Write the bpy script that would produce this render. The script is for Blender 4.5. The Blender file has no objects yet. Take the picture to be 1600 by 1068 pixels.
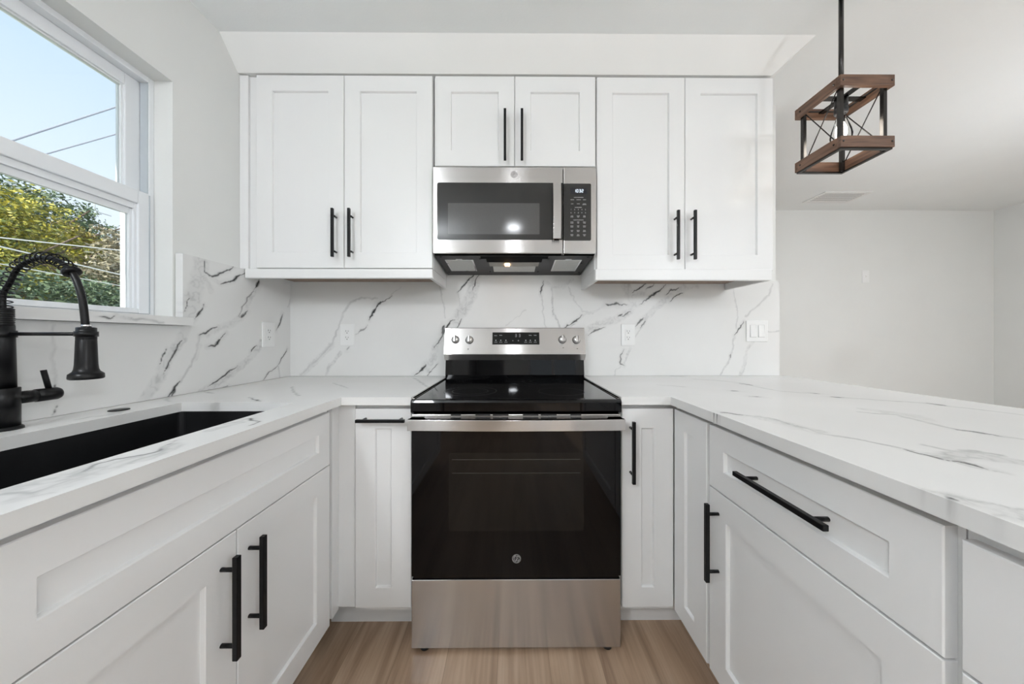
import bpy, bmesh, math, random
import numpy as np
from mathutils import Matrix, Vector

random.seed(7)
SC = bpy.context.scene
COL = SC.collection
PI = math.pi

# ------------------------------------------------------------------ camera
F = 485.0            # focal length in pixels of the 1600 px wide frame
HZ = 1.128           # eye height
YAW = 0.0059
CX = 800.0 + F * math.tan(YAW)
CY = 528.0
cam_d = bpy.data.cameras.new('camera')
cam = bpy.data.objects.new('camera', cam_d)
COL.objects.link(cam)
cam_d.sensor_width = 36.0
cam_d.lens = F * 36.0 / 1600.0
cam_d.shift_x = -(CX - 800.0) / 1600.0
cam_d.shift_y = (CY - 534.0) / 1600.0
cam_d.clip_start = 0.02
cam.location = (0, 0, HZ)
cam.rotation_euler = (PI / 2, 0, -YAW)
SC.camera = cam

# ------------------------------------------------------------------ world, sun, exposure
SC.view_settings.view_transform = 'Standard'
SC.view_settings.look = 'None'
SC.view_settings.exposure = 0.0
SC.view_settings.gamma = 1.0
SC.view_settings.use_curve_mapping = False
world = bpy.data.worlds.new('world')
SC.world = world
world.use_nodes = True
wn, wl = world.node_tree.nodes, world.node_tree.links
wn.clear()
w_out = wn.new('ShaderNodeOutputWorld')
w_bg = wn.new('ShaderNodeBackground')
w_tc = wn.new('ShaderNodeTexCoord')
w_sep = wn.new('ShaderNodeSeparateXYZ')
w_rmp = wn.new('ShaderNodeValToRGB')
w_rmp.color_ramp.elements[0].position = 0.0
w_rmp.color_ramp.elements[0].color = (0.92, 0.96, 1.0, 1)
w_rmp.color_ramp.elements[1].position = 0.62
w_rmp.color_ramp.elements[1].color = (0.50, 0.70, 0.95, 1)
e_ = w_rmp.color_ramp.elements.new(0.25)
e_.color = (0.80, 0.90, 1.0, 1)
wl.new(w_tc.outputs['Generated'], w_sep.inputs[0])
wl.new(w_sep.outputs['Z'], w_rmp.inputs[0])
wl.new(w_rmp.outputs['Color'], w_bg.inputs['Color'])
w_bg.inputs['Strength'].default_value = 1.15
wl.new(w_bg.outputs[0], w_out.inputs['Surface'])

sun_d = bpy.data.lights.new('sun', 'SUN')
sun_d.energy = 6.5
sun_d.angle = math.radians(0.6)
sun_d.color = (1.0, 0.95, 0.86)
sun = bpy.data.objects.new('sun', sun_d)
COL.objects.link(sun)
sun.location = (-6, -9, 9)
SUN_DIR = Vector((0.10, 0.80, -0.62))
sun.rotation_euler = SUN_DIR.to_track_quat('-Z', 'Y').to_euler()

CAN_POWER = 95.0     # radiance of one recessed downlight lens
CAN_SPOTS = [(0.02, -0.90), (0.02, -2.30), (2.75, -0.90), (2.75, -2.30), (2.75, 1.0),
             (4.2, -0.9), (4.2, -2.3)]  # only the first is mirrored in the microwave; the rest are added fill
FILL_GLOBE_POWER = 92.0    # radiance of the added hanging globe, out of view
FILL_FLOOR_POWER = 66.0  # radiance of the added floor globes, out of view
FILL_LAMP_SPOTS = [(-1.0, -1.0, 2.15), (2.2, -1.7, 1.95), (3.0, 1.35, 1.30)]  # lamps added out of frame to even out the brightness

# ------------------------------------------------------------------ photo calibration
_c, _s = math.cos(YAW), math.sin(YAW)
def X_at(px, y):
    t = (px - CX) / F
    return y * (t * _c + _s) / (_c - t * _s)
def dep(x, y):
    return x * _s + y * _c
def Z_at(py, x, y):
    return HZ - (py - CY) * dep(x, y) / F
def on_y(px, py, y):                       # point of the vertical plane y = const
    x = X_at(px, y)
    return x, Z_at(py, x, y)
def on_x(px, py, x):                       # point of the vertical plane x = const
    t = (px - CX) / F
    y = x * (_c - t * _s) / (t * _c + _s)
    return y, Z_at(py, x, y)
def on_z(px, py, z):                       # point of the horizontal plane z = const
    D = (HZ - z) * F / (py - CY)
    r = (px - CX) / F * D
    return r * _c + D * _s, D * _c - r * _s

# ------------------------------------------------------------------ materials
def new_mat(name):
    m = bpy.data.materials.new(name)
    m.use_nodes = True
    nt = m.node_tree
    return m, nt, nt.nodes['Principled BSDF']

def mat(name, col, rough=0.5, metal=0.0, spec=0.5, emit=None, estr=0.0, noise=0.0, nscale=20.0, bump=0.0, bscale=80.0, coat=0.0):
    m, nt, b = new_mat(name)
    b.inputs['Base Color'].default_value = (*col, 1)
    b.inputs['Roughness'].default_value = rough
    b.inputs['Metallic'].default_value = metal
    b.inputs['Specular IOR Level'].default_value = spec
    b.inputs['Coat Weight'].default_value = coat
    tc = nt.nodes.new('ShaderNodeTexCoord')
    if noise > 0:
        n = nt.nodes.new('ShaderNodeTexNoise')
        n.inputs['Scale'].default_value = nscale
        n.inputs['Detail'].default_value = 4
        r = nt.nodes.new('ShaderNodeValToRGB')
        r.color_ramp.elements[0].position = 0.3
        r.color_ramp.elements[1].position = 0.7
        r.color_ramp.elements[0].color = (*[c * (1 - noise) for c in col], 1)
        r.color_ramp.elements[1].color = (*[min(1, c * (1 + noise)) for c in col], 1)
        nt.links.new(tc.outputs['Object'], n.inputs['Vector'])
        nt.links.new(n.outputs['Fac'], r.inputs[0])
        nt.links.new(r.outputs[0], b.inputs['Base Color'])
    if bump > 0:
        n = nt.nodes.new('ShaderNodeTexNoise')
        n.inputs['Scale'].default_value = bscale
        n.inputs['Detail'].default_value = 3
        bp = nt.nodes.new('ShaderNodeBump')
        bp.inputs['Strength'].default_value = bump
        bp.inputs['Distance'].default_value = 0.002
        nt.links.new(tc.outputs['Object'], n.inputs['Vector'])
        nt.links.new(n.outputs['Fac'], bp.inputs['Height'])
        nt.links.new(bp.outputs[0], b.inputs['Normal'])
    if emit:
        b.inputs['Emission Color'].default_value = (*emit, 1)
        b.inputs['Emission Strength'].default_value = estr
    return m

M_WALL = mat('wall_paint', (0.78, 0.785, 0.765), 0.65, spec=0.3, noise=0.01, nscale=3, bump=0.12, bscale=160)
M_CEIL = mat('ceiling_paint', (0.885, 0.905, 0.90), 0.8, spec=0.2, noise=0.01, nscale=3, bump=0.25, bscale=120)
M_TRIM = mat('trim_paint', (0.84, 0.84, 0.825), 0.4, noise=0.006, nscale=6)
M_CAB = mat('cabinet_paint', (0.83, 0.83, 0.825), 0.33, spec=0.45, noise=0.006, nscale=5)
M_CABIN = mat('cabinet_inside', (0.72, 0.72, 0.71), 0.5, noise=0.01)
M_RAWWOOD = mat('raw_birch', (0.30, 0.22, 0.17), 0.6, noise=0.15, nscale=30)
M_BLACK = mat('matte_black_metal', (0.005, 0.005, 0.0055), 0.34, metal=0.0, spec=0.24, noise=0.1)
M_BLACKP = mat('black_plastic', (0.012, 0.012, 0.013), 0.45, noise=0.1)
M_DARKGREY = mat('dark_grey_metal', (0.032, 0.032, 0.034), 0.42, metal=0.3, noise=0.08)
M_GLASSB = mat('black_glass', (0.002, 0.002, 0.0025), 0.04, spec=0.3, noise=0.05)
M_MWGLASS = mat('microwave_glass', (0.022, 0.022, 0.021), 0.06, spec=0.5, noise=0.05)
M_MWWIN = mat('microwave_window', (0.075, 0.074, 0.072), 0.10, spec=0.5, noise=0.04, nscale=200)
M_OVENWIN = mat('oven_window', (0.0075, 0.0070, 0.0064), 0.05, spec=0.3, noise=0.05)
M_DISPLAY = mat('display_glass', (0.012, 0.013, 0.018), 0.15, noise=0.05)
M_SINK = mat('black_composite', (0.010, 0.010, 0.011), 0.32, noise=0.1, nscale=60)
M_PLATE = mat('white_plastic', (0.84, 0.84, 0.83), 0.3, noise=0.005)
M_SLOT = mat('slot_dark', (0.05, 0.05, 0.05), 0.6, noise=0.1)
M_VINYL = mat('white_vinyl', (0.82, 0.84, 0.86), 0.35, noise=0.006)
M_VINYLG = mat('grey_gasket', (0.50, 0.54, 0.57), 0.5, noise=0.02)
M_PRINT = mat('white_print', (0.75, 0.75, 0.75), 0.5, noise=0.01)
M_PRINTK = mat('black_print', (0.05, 0.05, 0.05), 0.5, noise=0.01)
M_RING = mat('burner_print', (0.10, 0.10, 0.105), 0.25, noise=0.05)
M_LEDSEG = mat('clock_digits', (0.6, 0.65, 0.7), 0.4, emit=(0.8, 0.9, 1.0), estr=0.9, noise=0.01)
M_BULBGLOW = mat('bulb_filament', (1, 0.9, 0.7), 0.4, emit=(1.0, 0.93, 0.82), estr=60.0)
M_HOODBULB = mat('hood_bulb', (1, 0.8, 0.5), 0.4, emit=(1.0, 0.62, 0.32), estr=25.0)
M_CANLENS = mat('downlight_lens', (0.9, 0.9, 0.9), 0.5, emit=(0.94, 0.98, 1.03), estr=CAN_POWER)
M_MESHF = mat('filter_mesh', (0.62, 0.62, 0.60), 0.45, metal=0.4, noise=0.25, nscale=500)
M_CHROME = mat('chrome', (0.75, 0.75, 0.76), 0.12, metal=1.0, noise=0.01)
M_POST = mat('black_bronze', (0.045, 0.042, 0.040), 0.25, metal=0.8, noise=0.1)
M_BARK = mat('bark', (0.16, 0.12, 0.09), 0.9, noise=0.3, nscale=12, bump=0.5, bscale=20)
M_CABLE = mat('cable_grey', (0.33, 0.35, 0.40), 0.6, noise=0.05)
M_CABLEW = mat('cable_pale', (0.80, 0.78, 0.74), 0.5, noise=0.05)
M_STONE = mat('exterior_stucco', (0.7, 0.68, 0.64), 0.9, noise=0.05, bump=0.3)
M_LAWN = mat('lawn', (0.16, 0.22, 0.07), 0.95, noise=0.35, nscale=4)
M_GOLD = mat('olive_brown', (0.3, 0.2, 0.1), 0.5)  # flat brown, assigned to no mesh

def steel(name, col, rough, aniso, tangent):
    m, nt, b = new_mat(name)
    tc = nt.nodes.new('ShaderNodeTexCoord')
    mp = nt.nodes.new('ShaderNodeMapping')
    mp.inputs['Scale'].default_value = (2.0, 2.0, 900.0) if tangent == 'z' else (900.0, 2.0, 2.0)
    n = nt.nodes.new('ShaderNodeTexNoise')
    n.inputs['Scale'].default_value = 1.0
    n.inputs['Detail'].default_value = 3
    r = nt.nodes.new('ShaderNodeValToRGB')
    r.color_ramp.elements[0].color = (*[c * 0.93 for c in col], 1)
    r.color_ramp.elements[1].color = (*[min(1, c * 1.06) for c in col], 1)
    nt.links.new(tc.outputs['Object'], mp.inputs[0])
    nt.links.new(mp.outputs[0], n.inputs['Vector'])
    nt.links.new(n.outputs['Fac'], r.inputs[0])
    nt.links.new(r.outputs[0], b.inputs['Base Color'])
    b.inputs['Metallic'].default_value = 1.0
    b.inputs['Roughness'].default_value = rough
    b.inputs['Anisotropic'].default_value = aniso
    cb = nt.nodes.new('ShaderNodeCombineXYZ')
    v = (0, 0, 1) if tangent == 'z' else (1, 0, 0)
    for i in range(3):
        cb.inputs[i].default_value = v[i]
    nt.links.new(cb.outputs[0], b.inputs['Tangent'])
    return m
M_STEEL = steel('brushed_stainless', (0.58, 0.565, 0.555), 0.24, 0.97, 'z')
M_STEELD = steel('brushed_stainless_knob', (0.62, 0.61, 0.60), 0.32, 0.3, 'z')

def make_floor():
    m, nt, b = new_mat('oak_vinyl_planks')
    N, L = nt.nodes, nt.links
    tc = N.new('ShaderNodeTexCoord')
    mp = N.new('ShaderNodeMapping')
    mp.inputs['Rotation'].default_value = (0, 0, PI / 2)
    mp.inputs['Location'].default_value = (0.37, 0.05, 0)
    br = N.new('ShaderNodeTexBrick')
    br.offset = 0.37
    br.inputs['Scale'].default_value = 1.0
    br.inputs['Brick Width'].default_value = 1.22
    br.inputs['Row Height'].default_value = 0.18
    br.inputs['Mortar Size'].default_value = 0.0011
    br.inputs['Mortar Smooth'].default_value = 0.2
    br.inputs['Bias'].default_value = 0.0
    br.inputs['Color1'].default_value = (0.0, 0, 0, 1)
    br.inputs['Color2'].default_value = (1.0, 1, 1, 1)
    br.inputs['Mortar'].default_value = (0.5, 0.5, 0.5, 1)
    L.new(tc.outputs['Object'], mp.inputs[0]); L.new(mp.outputs[0], br.inputs['Vector'])
    # grain stretched along the plank
    add = N.new('ShaderNodeVectorMath'); add.operation = 'MULTIPLY_ADD'
    add.inputs[1].default_value = (3.0, 7.0, 5.0)
    L.new(br.outputs['Color'], add.inputs[0])
    mg = N.new('ShaderNodeMapping'); mg.inputs['Scale'].default_value = (18.0, 1.3, 1.0)
    L.new(tc.outputs['Object'], mg.inputs[0]); L.new(mg.outputs[0], add.inputs[2])
    n1 = N.new('ShaderNodeTexNoise'); n1.inputs['Scale'].default_value = 1.0
    n1.inputs['Detail'].default_value = 6; n1.inputs['Distortion'].default_value = 0.9
    L.new(add.outputs[0], n1.inputs['Vector'])
    mg2 = N.new('ShaderNodeMapping'); mg2.inputs['Scale'].default_value = (110.0, 4.0, 1.0)
    L.new(tc.outputs['Object'], mg2.inputs[0])
    n2 = N.new('ShaderNodeTexNoise'); n2.inputs['Scale'].default_value = 1.0; n2.inputs['Detail'].default_value = 3
    L.new(mg2.outputs[0], n2.inputs['Vector'])
    r = N.new('ShaderNodeValToRGB')
    r.color_ramp.elements[0].position = 0.30; r.color_ramp.elements[0].color = (0.29, 0.190, 0.125, 1)
    r.color_ramp.elements[1].position = 0.72; r.color_ramp.elements[1].color = (0.56, 0.41, 0.29, 1)
    e = r.color_ramp.elements.new(0.5); e.color = (0.45, 0.315, 0.215, 1)
    L.new(n1.outputs['Fac'], r.inputs[0])
    mx = N.new('ShaderNodeMix'); mx.data_type = 'RGBA'; mx.blend_type = 'MULTIPLY'
    mx.inputs['Factor'].default_value = 0.35
    r2 = N.new('ShaderNodeValToRGB')
    r2.color_ramp.elements[0].position = 0.35; r2.color_ramp.elements[0].color = (0.62, 0.60, 0.58, 1)
    r2.color_ramp.elements[1].position = 0.65; r2.color_ramp.elements[1].color = (1, 1, 1, 1)
    L.new(n2.outputs['Fac'], r2.inputs[0])
    L.new(r.outputs[0], mx.inputs[6]); L.new(r2.outputs[0], mx.inputs[7])
    # plank tone and seams
    hs = N.new('ShaderNodeMix'); hs.data_type = 'RGBA'; hs.blend_type = 'MULTIPLY'; hs.inputs['Factor'].default_value = 0.5
    r3 = N.new('ShaderNodeValToRGB')
    r3.color_ramp.elements[0].color = (0.80, 0.78, 0.76, 1); r3.color_ramp.elements[1].color = (1, 1, 1, 1)
    L.new(br.outputs['Color'], r3.inputs[0])
    L.new(mx.outputs[2], hs.inputs[6]); L.new(r3.outputs[0], hs.inputs[7])
    sm = N.new('ShaderNodeMix'); sm.data_type = 'RGBA'
    sm.inputs[7].default_value = (0.26, 0.175, 0.115, 1)
    L.new(br.outputs['Fac'], sm.inputs['Factor']); L.new(hs.outputs[2], sm.inputs[6])
    L.new(sm.outputs[2], b.inputs['Base Color'])
    b.inputs['Roughness'].default_value = 0.28
    bp = N.new('ShaderNodeBump'); bp.inputs['Strength'].default_value = 0.12; bp.inputs['Distance'].default_value = 0.001
    L.new(n2.outputs['Fac'], bp.inputs['Height']); L.new(bp.outputs[0], b.inputs['Normal'])
    return m
M_FLOOR = make_floor()

def make_quartz():
    m, nt, b = new_mat('veined_quartz')
    N, L = nt.nodes, nt.links
    at = N.new('ShaderNodeAttribute'); at.attribute_name = 'vein'
    sp = N.new('ShaderNodeSeparateColor'); L.new(at.outputs['Color'], sp.inputs[0])
    tc = N.new('ShaderNodeTexCoord')
    n = N.new('ShaderNodeTexNoise'); n.inputs['Scale'].default_value = 2.2; n.inputs['Detail'].default_value = 4
    L.new(tc.outputs['Object'], n.inputs['Vector'])
    r = N.new('ShaderNodeValToRGB')
    r.color_ramp.elements[0].position = 0.35; r.color_ramp.elements[0].color = (0.755, 0.752, 0.738, 1)
    r.color_ramp.elements[1].position = 0.65; r.color_ramp.elements[1].color = (0.80, 0.798, 0.785, 1)
    L.new(n.outputs['Fac'], r.inputs[0])
    m1 = N.new('ShaderNodeMix'); m1.data_type = 'RGBA'; m1.inputs[7].default_value = (0.36, 0.36, 0.36, 1)
    m2 = N.new('ShaderNodeMix'); m2.data_type = 'RGBA'; m2.inputs[7].default_value = (0.035, 0.035, 0.035, 1)
    L.new(sp.outputs[0], m1.inputs['Factor']); L.new(r.outputs[0], m1.inputs[6])
    L.new(sp.outputs[1], m2.inputs['Factor']); L.new(m1.outputs[2], m2.inputs[6])
    L.new(m2.outputs[2], b.inputs['Base Color'])
    b.inputs['Roughness'].default_value = 0.24
    b.inputs['Specular IOR Level'].default_value = 0.4
    return m
M_QUARTZ = make_quartz()

def make_wood(name, axis):
    m, nt, b = new_mat(name)
    N, L = nt.nodes, nt.links
    tc = N.new('ShaderNodeTexCoord'); mp = N.new('ShaderNodeMapping')
    mp.inputs['Scale'].default_value = (8, 90, 90) if axis == 'x' else (90, 8, 90)
    n = N.new('ShaderNodeTexNoise'); n.inputs['Scale'].default_value = 1.0; n.inputs['Detail'].default_value = 5
    r = N.new('ShaderNodeValToRGB')
    r.color_ramp.elements[0].position = 0.3; r.color_ramp.elements[0].color = (0.060, 0.028, 0.016, 1)
    r.color_ramp.elements[1].position = 0.7; r.color_ramp.elements[1].color = (0.20, 0.105, 0.062, 1)
    L.new(tc.outputs['Object'], mp.inputs[0]); L.new(mp.outputs[0], n.inputs['Vector'])
    L.new(n.outputs['Fac'], r.inputs[0]); L.new(r.outputs[0], b.inputs['Base Color'])
    b.inputs['Roughness'].default_value = 0.5
    return m
M_WOODX = make_wood('stained_wood_x', 'x')
M_WOODY = make_wood('stained_wood_y', 'y')

def make_pane(name, tint, refl):
    m = bpy.data.materials.new(name); m.use_nodes = True
    nt = m.node_tree; N, L = nt.nodes, nt.links
    N.clear()
    o = N.new('ShaderNodeOutputMaterial'); mix = N.new('ShaderNodeMixShader')
    t = N.new('ShaderNodeBsdfTransparent'); t.inputs[0].default_value = (*tint, 1)
    g = N.new('ShaderNodeBsdfGlossy'); g.inputs['Roughness'].default_value = 0.02
    f = N.new('ShaderNodeFresnel'); f.inputs['IOR'].default_value = refl
    L.new(f.outputs[0], mix.inputs[0]); L.new(t.outputs[0], mix.inputs[1]); L.new(g.outputs[0], mix.inputs[2])
    L.new(mix.outputs[0], o.inputs[0])
    return m
M_PANE = make_pane('window_glass', (0.97, 0.985, 0.99), 1.25)
M_BULB = make_pane('clear_bulb_glass', (0.99, 0.99, 0.985), 1.16)

def make_leaf(name, cols):
    m, nt, b = new_mat(name)
    N, L = nt.nodes, nt.links
    g = N.new('ShaderNodeNewGeometry')
    r = N.new('ShaderNodeValToRGB')
    r.color_ramp.interpolation = 'LINEAR'
    els = r.color_ramp.elements
    while len(els) < len(cols):
        els.new(0.5)
    for i, c in enumerate(cols):
        els[i].position = i / (len(cols) - 1); els[i].color = (*c, 1)
    L.new(g.outputs['Random Per Island'], r.inputs[0])
    L.new(r.outputs[0], b.inputs['Base Color'])
    b.inputs['Roughness'].default_value = 0.55
    b.inputs['Subsurface Weight'].default_value = 0.0
    return m
M_LEAFY = make_leaf('leaf_yellow_green', [(0.10, 0.14, 0.03), (0.34, 0.33, 0.05), (0.60, 0.50, 0.07), (0.22, 0.26, 0.06)])
M_LEAFG = make_leaf('leaf_blue_green', [(0.06, 0.10, 0.06), (0.14, 0.20, 0.10), (0.22, 0.28, 0.17), (0.10, 0.15, 0.10)])
M_LEAFO = make_leaf('leaf_olive', [(0.16, 0.15, 0.05), (0.40, 0.33, 0.09), (0.50, 0.40, 0.18), (0.20, 0.22, 0.08)])
M_LEAFB = make_leaf('leaf_straw', [(0.28, 0.24, 0.16), (0.45, 0.40, 0.28), (0.20, 0.20, 0.13)])

# ------------------------------------------------------------------ mesh helpers
def bm_new():
    return bmesh.new()

def box(bm, x0, x1, y0, y1, z0, z1, bev=0.0, seg=2):
    if x0 > x1: x0, x1 = x1, x0
    if y0 > y1: y0, y1 = y1, y0
    if z0 > z1: z0, z1 = z1, z0
    t = bmesh.new()
    vs = [t.verts.new((x, y, z)) for x in (x0, x1) for y in (y0, y1) for z in (z0, z1)]
    for f in ((0, 1, 3, 2), (4, 6, 7, 5), (0, 4, 5, 1), (2, 3, 7, 6), (0, 2, 6, 4), (1, 5, 7, 3)):
        t.faces.new([vs[i] for i in f])
    if bev > 0:
        bev = min(bev, 0.45 * min(x1 - x0, y1 - y0, z1 - z0))
        bmesh.ops.bevel(t, geom=list(t.edges), offset=bev, segments=seg, profile=0.5, affect='EDGES')
    merge(bm, t)

def merge(bm, t, M=None):
    if M is not None:
        bmesh.ops.transform(t, matrix=M, verts=list(t.verts))
    mp = {}
    for v in t.verts:
        mp[v] = bm.verts.new(v.co)
    for f in t.faces:
        try:
            nf = bm.faces.new([mp[v] for v in f.verts])
            nf.smooth = f.smooth
            nf.material_index = f.material_index
        except ValueError:
            pass
    t.free()

def prism(bm, pts, axis, a, b, bev=0.0):
    """closed polygon pts (2D) swept along axis from a to b. axis x: pts=(y,z); y: (x,z); z: (x,y)"""
    t = bmesh.new()
    def P(p, w):
        return {'x': (w, p[0], p[1]), 'y': (p[0], w, p[1]), 'z': (p[0], p[1], w)}[axis]
    A = [t.verts.new(P(p, a)) for p in pts]
    B = [t.verts.new(P(p, b)) for p in pts]
    n = len(pts)
    t.faces.new(A); t.faces.new(B[::-1])
    for i in range(n):
        t.faces.new([A[i], B[i], B[(i + 1) % n], A[(i + 1) % n]])
    bmesh.ops.recalc_face_normals(t, faces=list(t.faces))
    if bev > 0:
        bmesh.ops.bevel(t, geom=list(t.edges), offset=bev, segments=2, profile=0.5, affect='EDGES')
    merge(bm, t)

def rrect(cx, cz, w, h, r, n=5):
    out = []
    for (sx, sz, a0) in ((1, 1, 0), (-1, 1, PI / 2), (-1, -1, PI), (1, -1, 1.5 * PI)):
        for k in range(n + 1):
            a = a0 + k / n * PI / 2
            out.append((cx + sx * (w / 2 - r) + r * math.cos(a), cz + sz * (h / 2 - r) + r * math.sin(a)))
    return out

def tube(bm, path, r, n=10, cap=True):
    """tube along a polyline; r number or list"""
    pts = [Vector(p) for p in path]
    m = len(pts)
    rs = r if isinstance(r, (list, tuple)) else [r] * m
    t0 = (pts[1] - pts[0]).normalized()
    up = Vector((0, 0, 1)) if abs(t0.z) < 0.9 else Vector((1, 0, 0))
    nrm = (up - t0 * up.dot(t0)).normalized()
    rings = []
    for i in range(m):
        if i == 0: t = t0
        elif i == m - 1: t = (pts[-1] - pts[-2]).normalized()
        else: t = ((pts[i + 1] - pts[i]).normalized() + (pts[i] - pts[i - 1]).normalized()).normalized()
        nrm = (nrm - t * nrm.dot(t)).normalized()
        bi = t.cross(nrm)
        rings.append([bm.verts.new(pts[i] + (nrm * math.cos(2 * PI * k / n) + bi * math.sin(2 * PI * k / n)) * rs[i]) for k in range(n)])
    for i in range(m - 1):
        for k in range(n):
            f = bm.faces.new([rings[i][k], rings[i][(k + 1) % n], rings[i + 1][(k + 1) % n], rings[i + 1][k]])
            f.smooth = True
    if cap:
        bm.faces.new(rings[0][::-1]); bm.faces.new(rings[-1])

def lathe(bm, prof, M=None, n=32):
    """profile [(r,z)...] about z; closed with caps where r>0 at the ends"""
    t = bmesh.new()
    rings = []
    for (r, z) in prof:
        if r < 1e-6:
            rings.append([t.verts.new((0, 0, z))])
        else:
            rings.append([t.verts.new((r * math.cos(2 * PI * k / n), r * math.sin(2 * PI * k / n), z)) for k in range(n)])
    for a, b in zip(rings[:-1], rings[1:]):
        for k in range(n):
            k2 = (k + 1) % n
            if len(a) == 1 and len(b) == 1: continue
            if len(a) == 1: f = t.faces.new([a[0], b[k2], b[k]])
            elif len(b) == 1: f = t.faces.new([a[k], a[k2], b[0]])
            else: f = t.faces.new([a[k], a[k2], b[k2], b[k]])
            f.smooth = True
    if len(rings[0]) > 1: t.faces.new(rings[0][::-1])
    if len(rings[-1]) > 1: t.faces.new(rings[-1])
    bmesh.ops.recalc_face_normals(t, faces=list(t.faces))
    merge(bm, t, M)

ORIGIN = {}
def finish(o, parent):
    if parent is not None:
        o.parent = parent

def obj(name, bm, m, parent=None, sharp=35.0):
    me = bpy.data.meshes.new(name)
    if len(bm.faces) < 60000:
        bmesh.ops.recalc_face_normals(bm, faces=list(bm.faces))
    bm.to_mesh(me); bm.free()
    for mm in (m if isinstance(m, (list, tuple)) else [m]):
        me.materials.append(mm)
    o = bpy.data.objects.new(name, me)
    COL.objects.link(o)
    if parent is not None:
        org = ORIGIN[parent.name]
        me.transform(Matrix.Translation(-org))
        o.parent = parent
        ORIGIN[o.name] = org
    else:
        ORIGIN[o.name] = Vector((0, 0, 0))
    return o

def thing(name, label, cat, loc, group=None):
    o = bpy.data.objects.new(name, None)
    COL.objects.link(o)
    o.location = loc
    o.empty_display_size = 0.1
    ORIGIN[o.name] = Vector(loc)
    o['label'] = label; o['category'] = cat
    if group: o['group'] = group
    return o

def tag(o, label, cat, group=None):
    """a thing made of one mesh: put its origin at the middle of its base"""
    me = o.data
    co = np.empty(len(me.vertices) * 3); me.vertices.foreach_get('co', co); co = co.reshape(-1, 3)
    c = Vector(((co[:, 0].min() + co[:, 0].max()) / 2, (co[:, 1].min() + co[:, 1].max()) / 2, co[:, 2].min()))
    me.transform(Matrix.Translation(-c)); o.location = c
    ORIGIN[o.name] = c
    o['label'] = label; o['category'] = cat
    if group: o['group'] = group
    return o

def struct(name, bm, m, parent=None):
    o = obj(name, bm, m, parent)
    if parent is None: o['kind'] = 'structure'
    return o

def struct_root(name, loc):
    o = bpy.data.objects.new(name, None)
    COL.objects.link(o); o.location = loc; ORIGIN[o.name] = Vector(loc)
    o['kind'] = 'structure'
    return o

def copy_tree(root, loc, label):
    r = root.copy(); COL.objects.link(r); r.location = loc; r['label'] = label
    for ch in root.children:
        c = ch.copy(); c.parent = r; COL.objects.link(c)
        for g in ch.children:
            d = g.copy(); d.parent = c; COL.objects.link(d)
    return r

# ================================================================== THE ROOM
WX = -1.28           # left wall face
WB = 1.777           # kitchen back wall face
SB = 1.757           # backsplash face, back
SL = -1.25           # backsplash face, left
CT = 0.914           # counter top
ZC = 2.467           # ceiling
RX = 5.06            # right wall
FY = 3.23            # far wall of the next room
RY = -3.2            # wall behind the camera
WIN = (0.28, 1.178, 1.175, 2.095)      # window opening y0 y1 z0 z1
XO = -1.47           # outer face of the left wall

bm = bm_new(); box(bm, XO, RX + 0.1, RY - 0.1, FY + 0.1, -0.06, 0.0); struct('floor', bm, M_FLOOR)
bm = bm_new(); box(bm, XO, RX + 0.1, RY - 0.1, FY + 0.1, ZC, ZC + 0.08); struct('ceiling', bm, M_CEIL)
bm = bm_new()
box(bm, XO, WX, RY, WIN[0], 0, ZC); box(bm, XO, WX, WIN[1], FY, 0, ZC)
box(bm, XO, WX, WIN[0], WIN[1], 0, WIN[2]); box(bm, XO, WX, WIN[0], WIN[1], WIN[3], ZC)
struct('wall_left', bm, M_WALL)
bm = bm_new(); box(bm, WX, 1.517, WB, WB + 0.12, 0, ZC); struct('wall_back', bm, M_WALL)
bm = bm_new(); box(bm, WX, RX, FY, FY + 0.1, 0, ZC); struct('wall_far', bm, M_WALL)
bm = bm_new(); box(bm, RX, RX + 0.1, RY, FY, 0, ZC); struct('wall_right', bm, M_WALL)
# rear wall with an added glass door and dark hall that streak the steel
GD = (0.34, 1.40, 0.02, 2.08)  # opening of the added glass door, for a bright streak in the steel
HD = (-0.92, -0.18, 2.04)  # opening to the added dark hall, for dark streaks in the steel
bm = bm_new()
box(bm, WX, HD[0], RY - 0.1, RY, 0, ZC); box(bm, HD[1], GD[0], RY - 0.1, RY, 0, ZC); box(bm, HD[0], HD[1], RY - 0.1, RY, HD[2], ZC); box(bm, GD[1], RX, RY - 0.1, RY, 0, ZC)
box(bm, GD[0], GD[1], RY - 0.1, RY, GD[3], ZC); box(bm, GD[0], GD[1], RY - 0.1, RY, 0, GD[2])
box(bm, HD[0] - .12, HD[0] - .02, -5.0, RY - .101, 0, ZC); box(bm, HD[1] + .02, HD[1] + .12, -5.0, RY - .101, 0, ZC)
box(bm, HD[0] - .12, HD[1] + .12, -5.1, -5.0, 0, ZC); box(bm, HD[0] - .12, HD[1] + .12, -5.1, RY - .101, 2.3, 2.4); box(bm, HD[0] - .12, HD[1] + .12, -5.1, RY - .101, -.05, 0)
struct('wall_rear', bm, M_WALL)
dr = struct_root('added_door_1', (0.87, RY - 0.05, 0.0))
bm = bm_new()
for (a, b_) in ((GD[0], GD[0] + .05), (GD[1] - .05, GD[1]), ((GD[0] + GD[1]) / 2 - .03, (GD[0] + GD[1]) / 2 + .03)):
    box(bm, a, b_, RY - .09, RY - .01, GD[2], GD[3])
box(bm, GD[0] + .05, GD[1] - .05, RY - .089, RY - .011, GD[3] - .05, GD[3]); box(bm, GD[0] + .05, GD[1] - .05, RY - .089, RY - .011, GD[2], GD[2] + .06)
struct('door_frame', bm, M_VINYL, dr)
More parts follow.
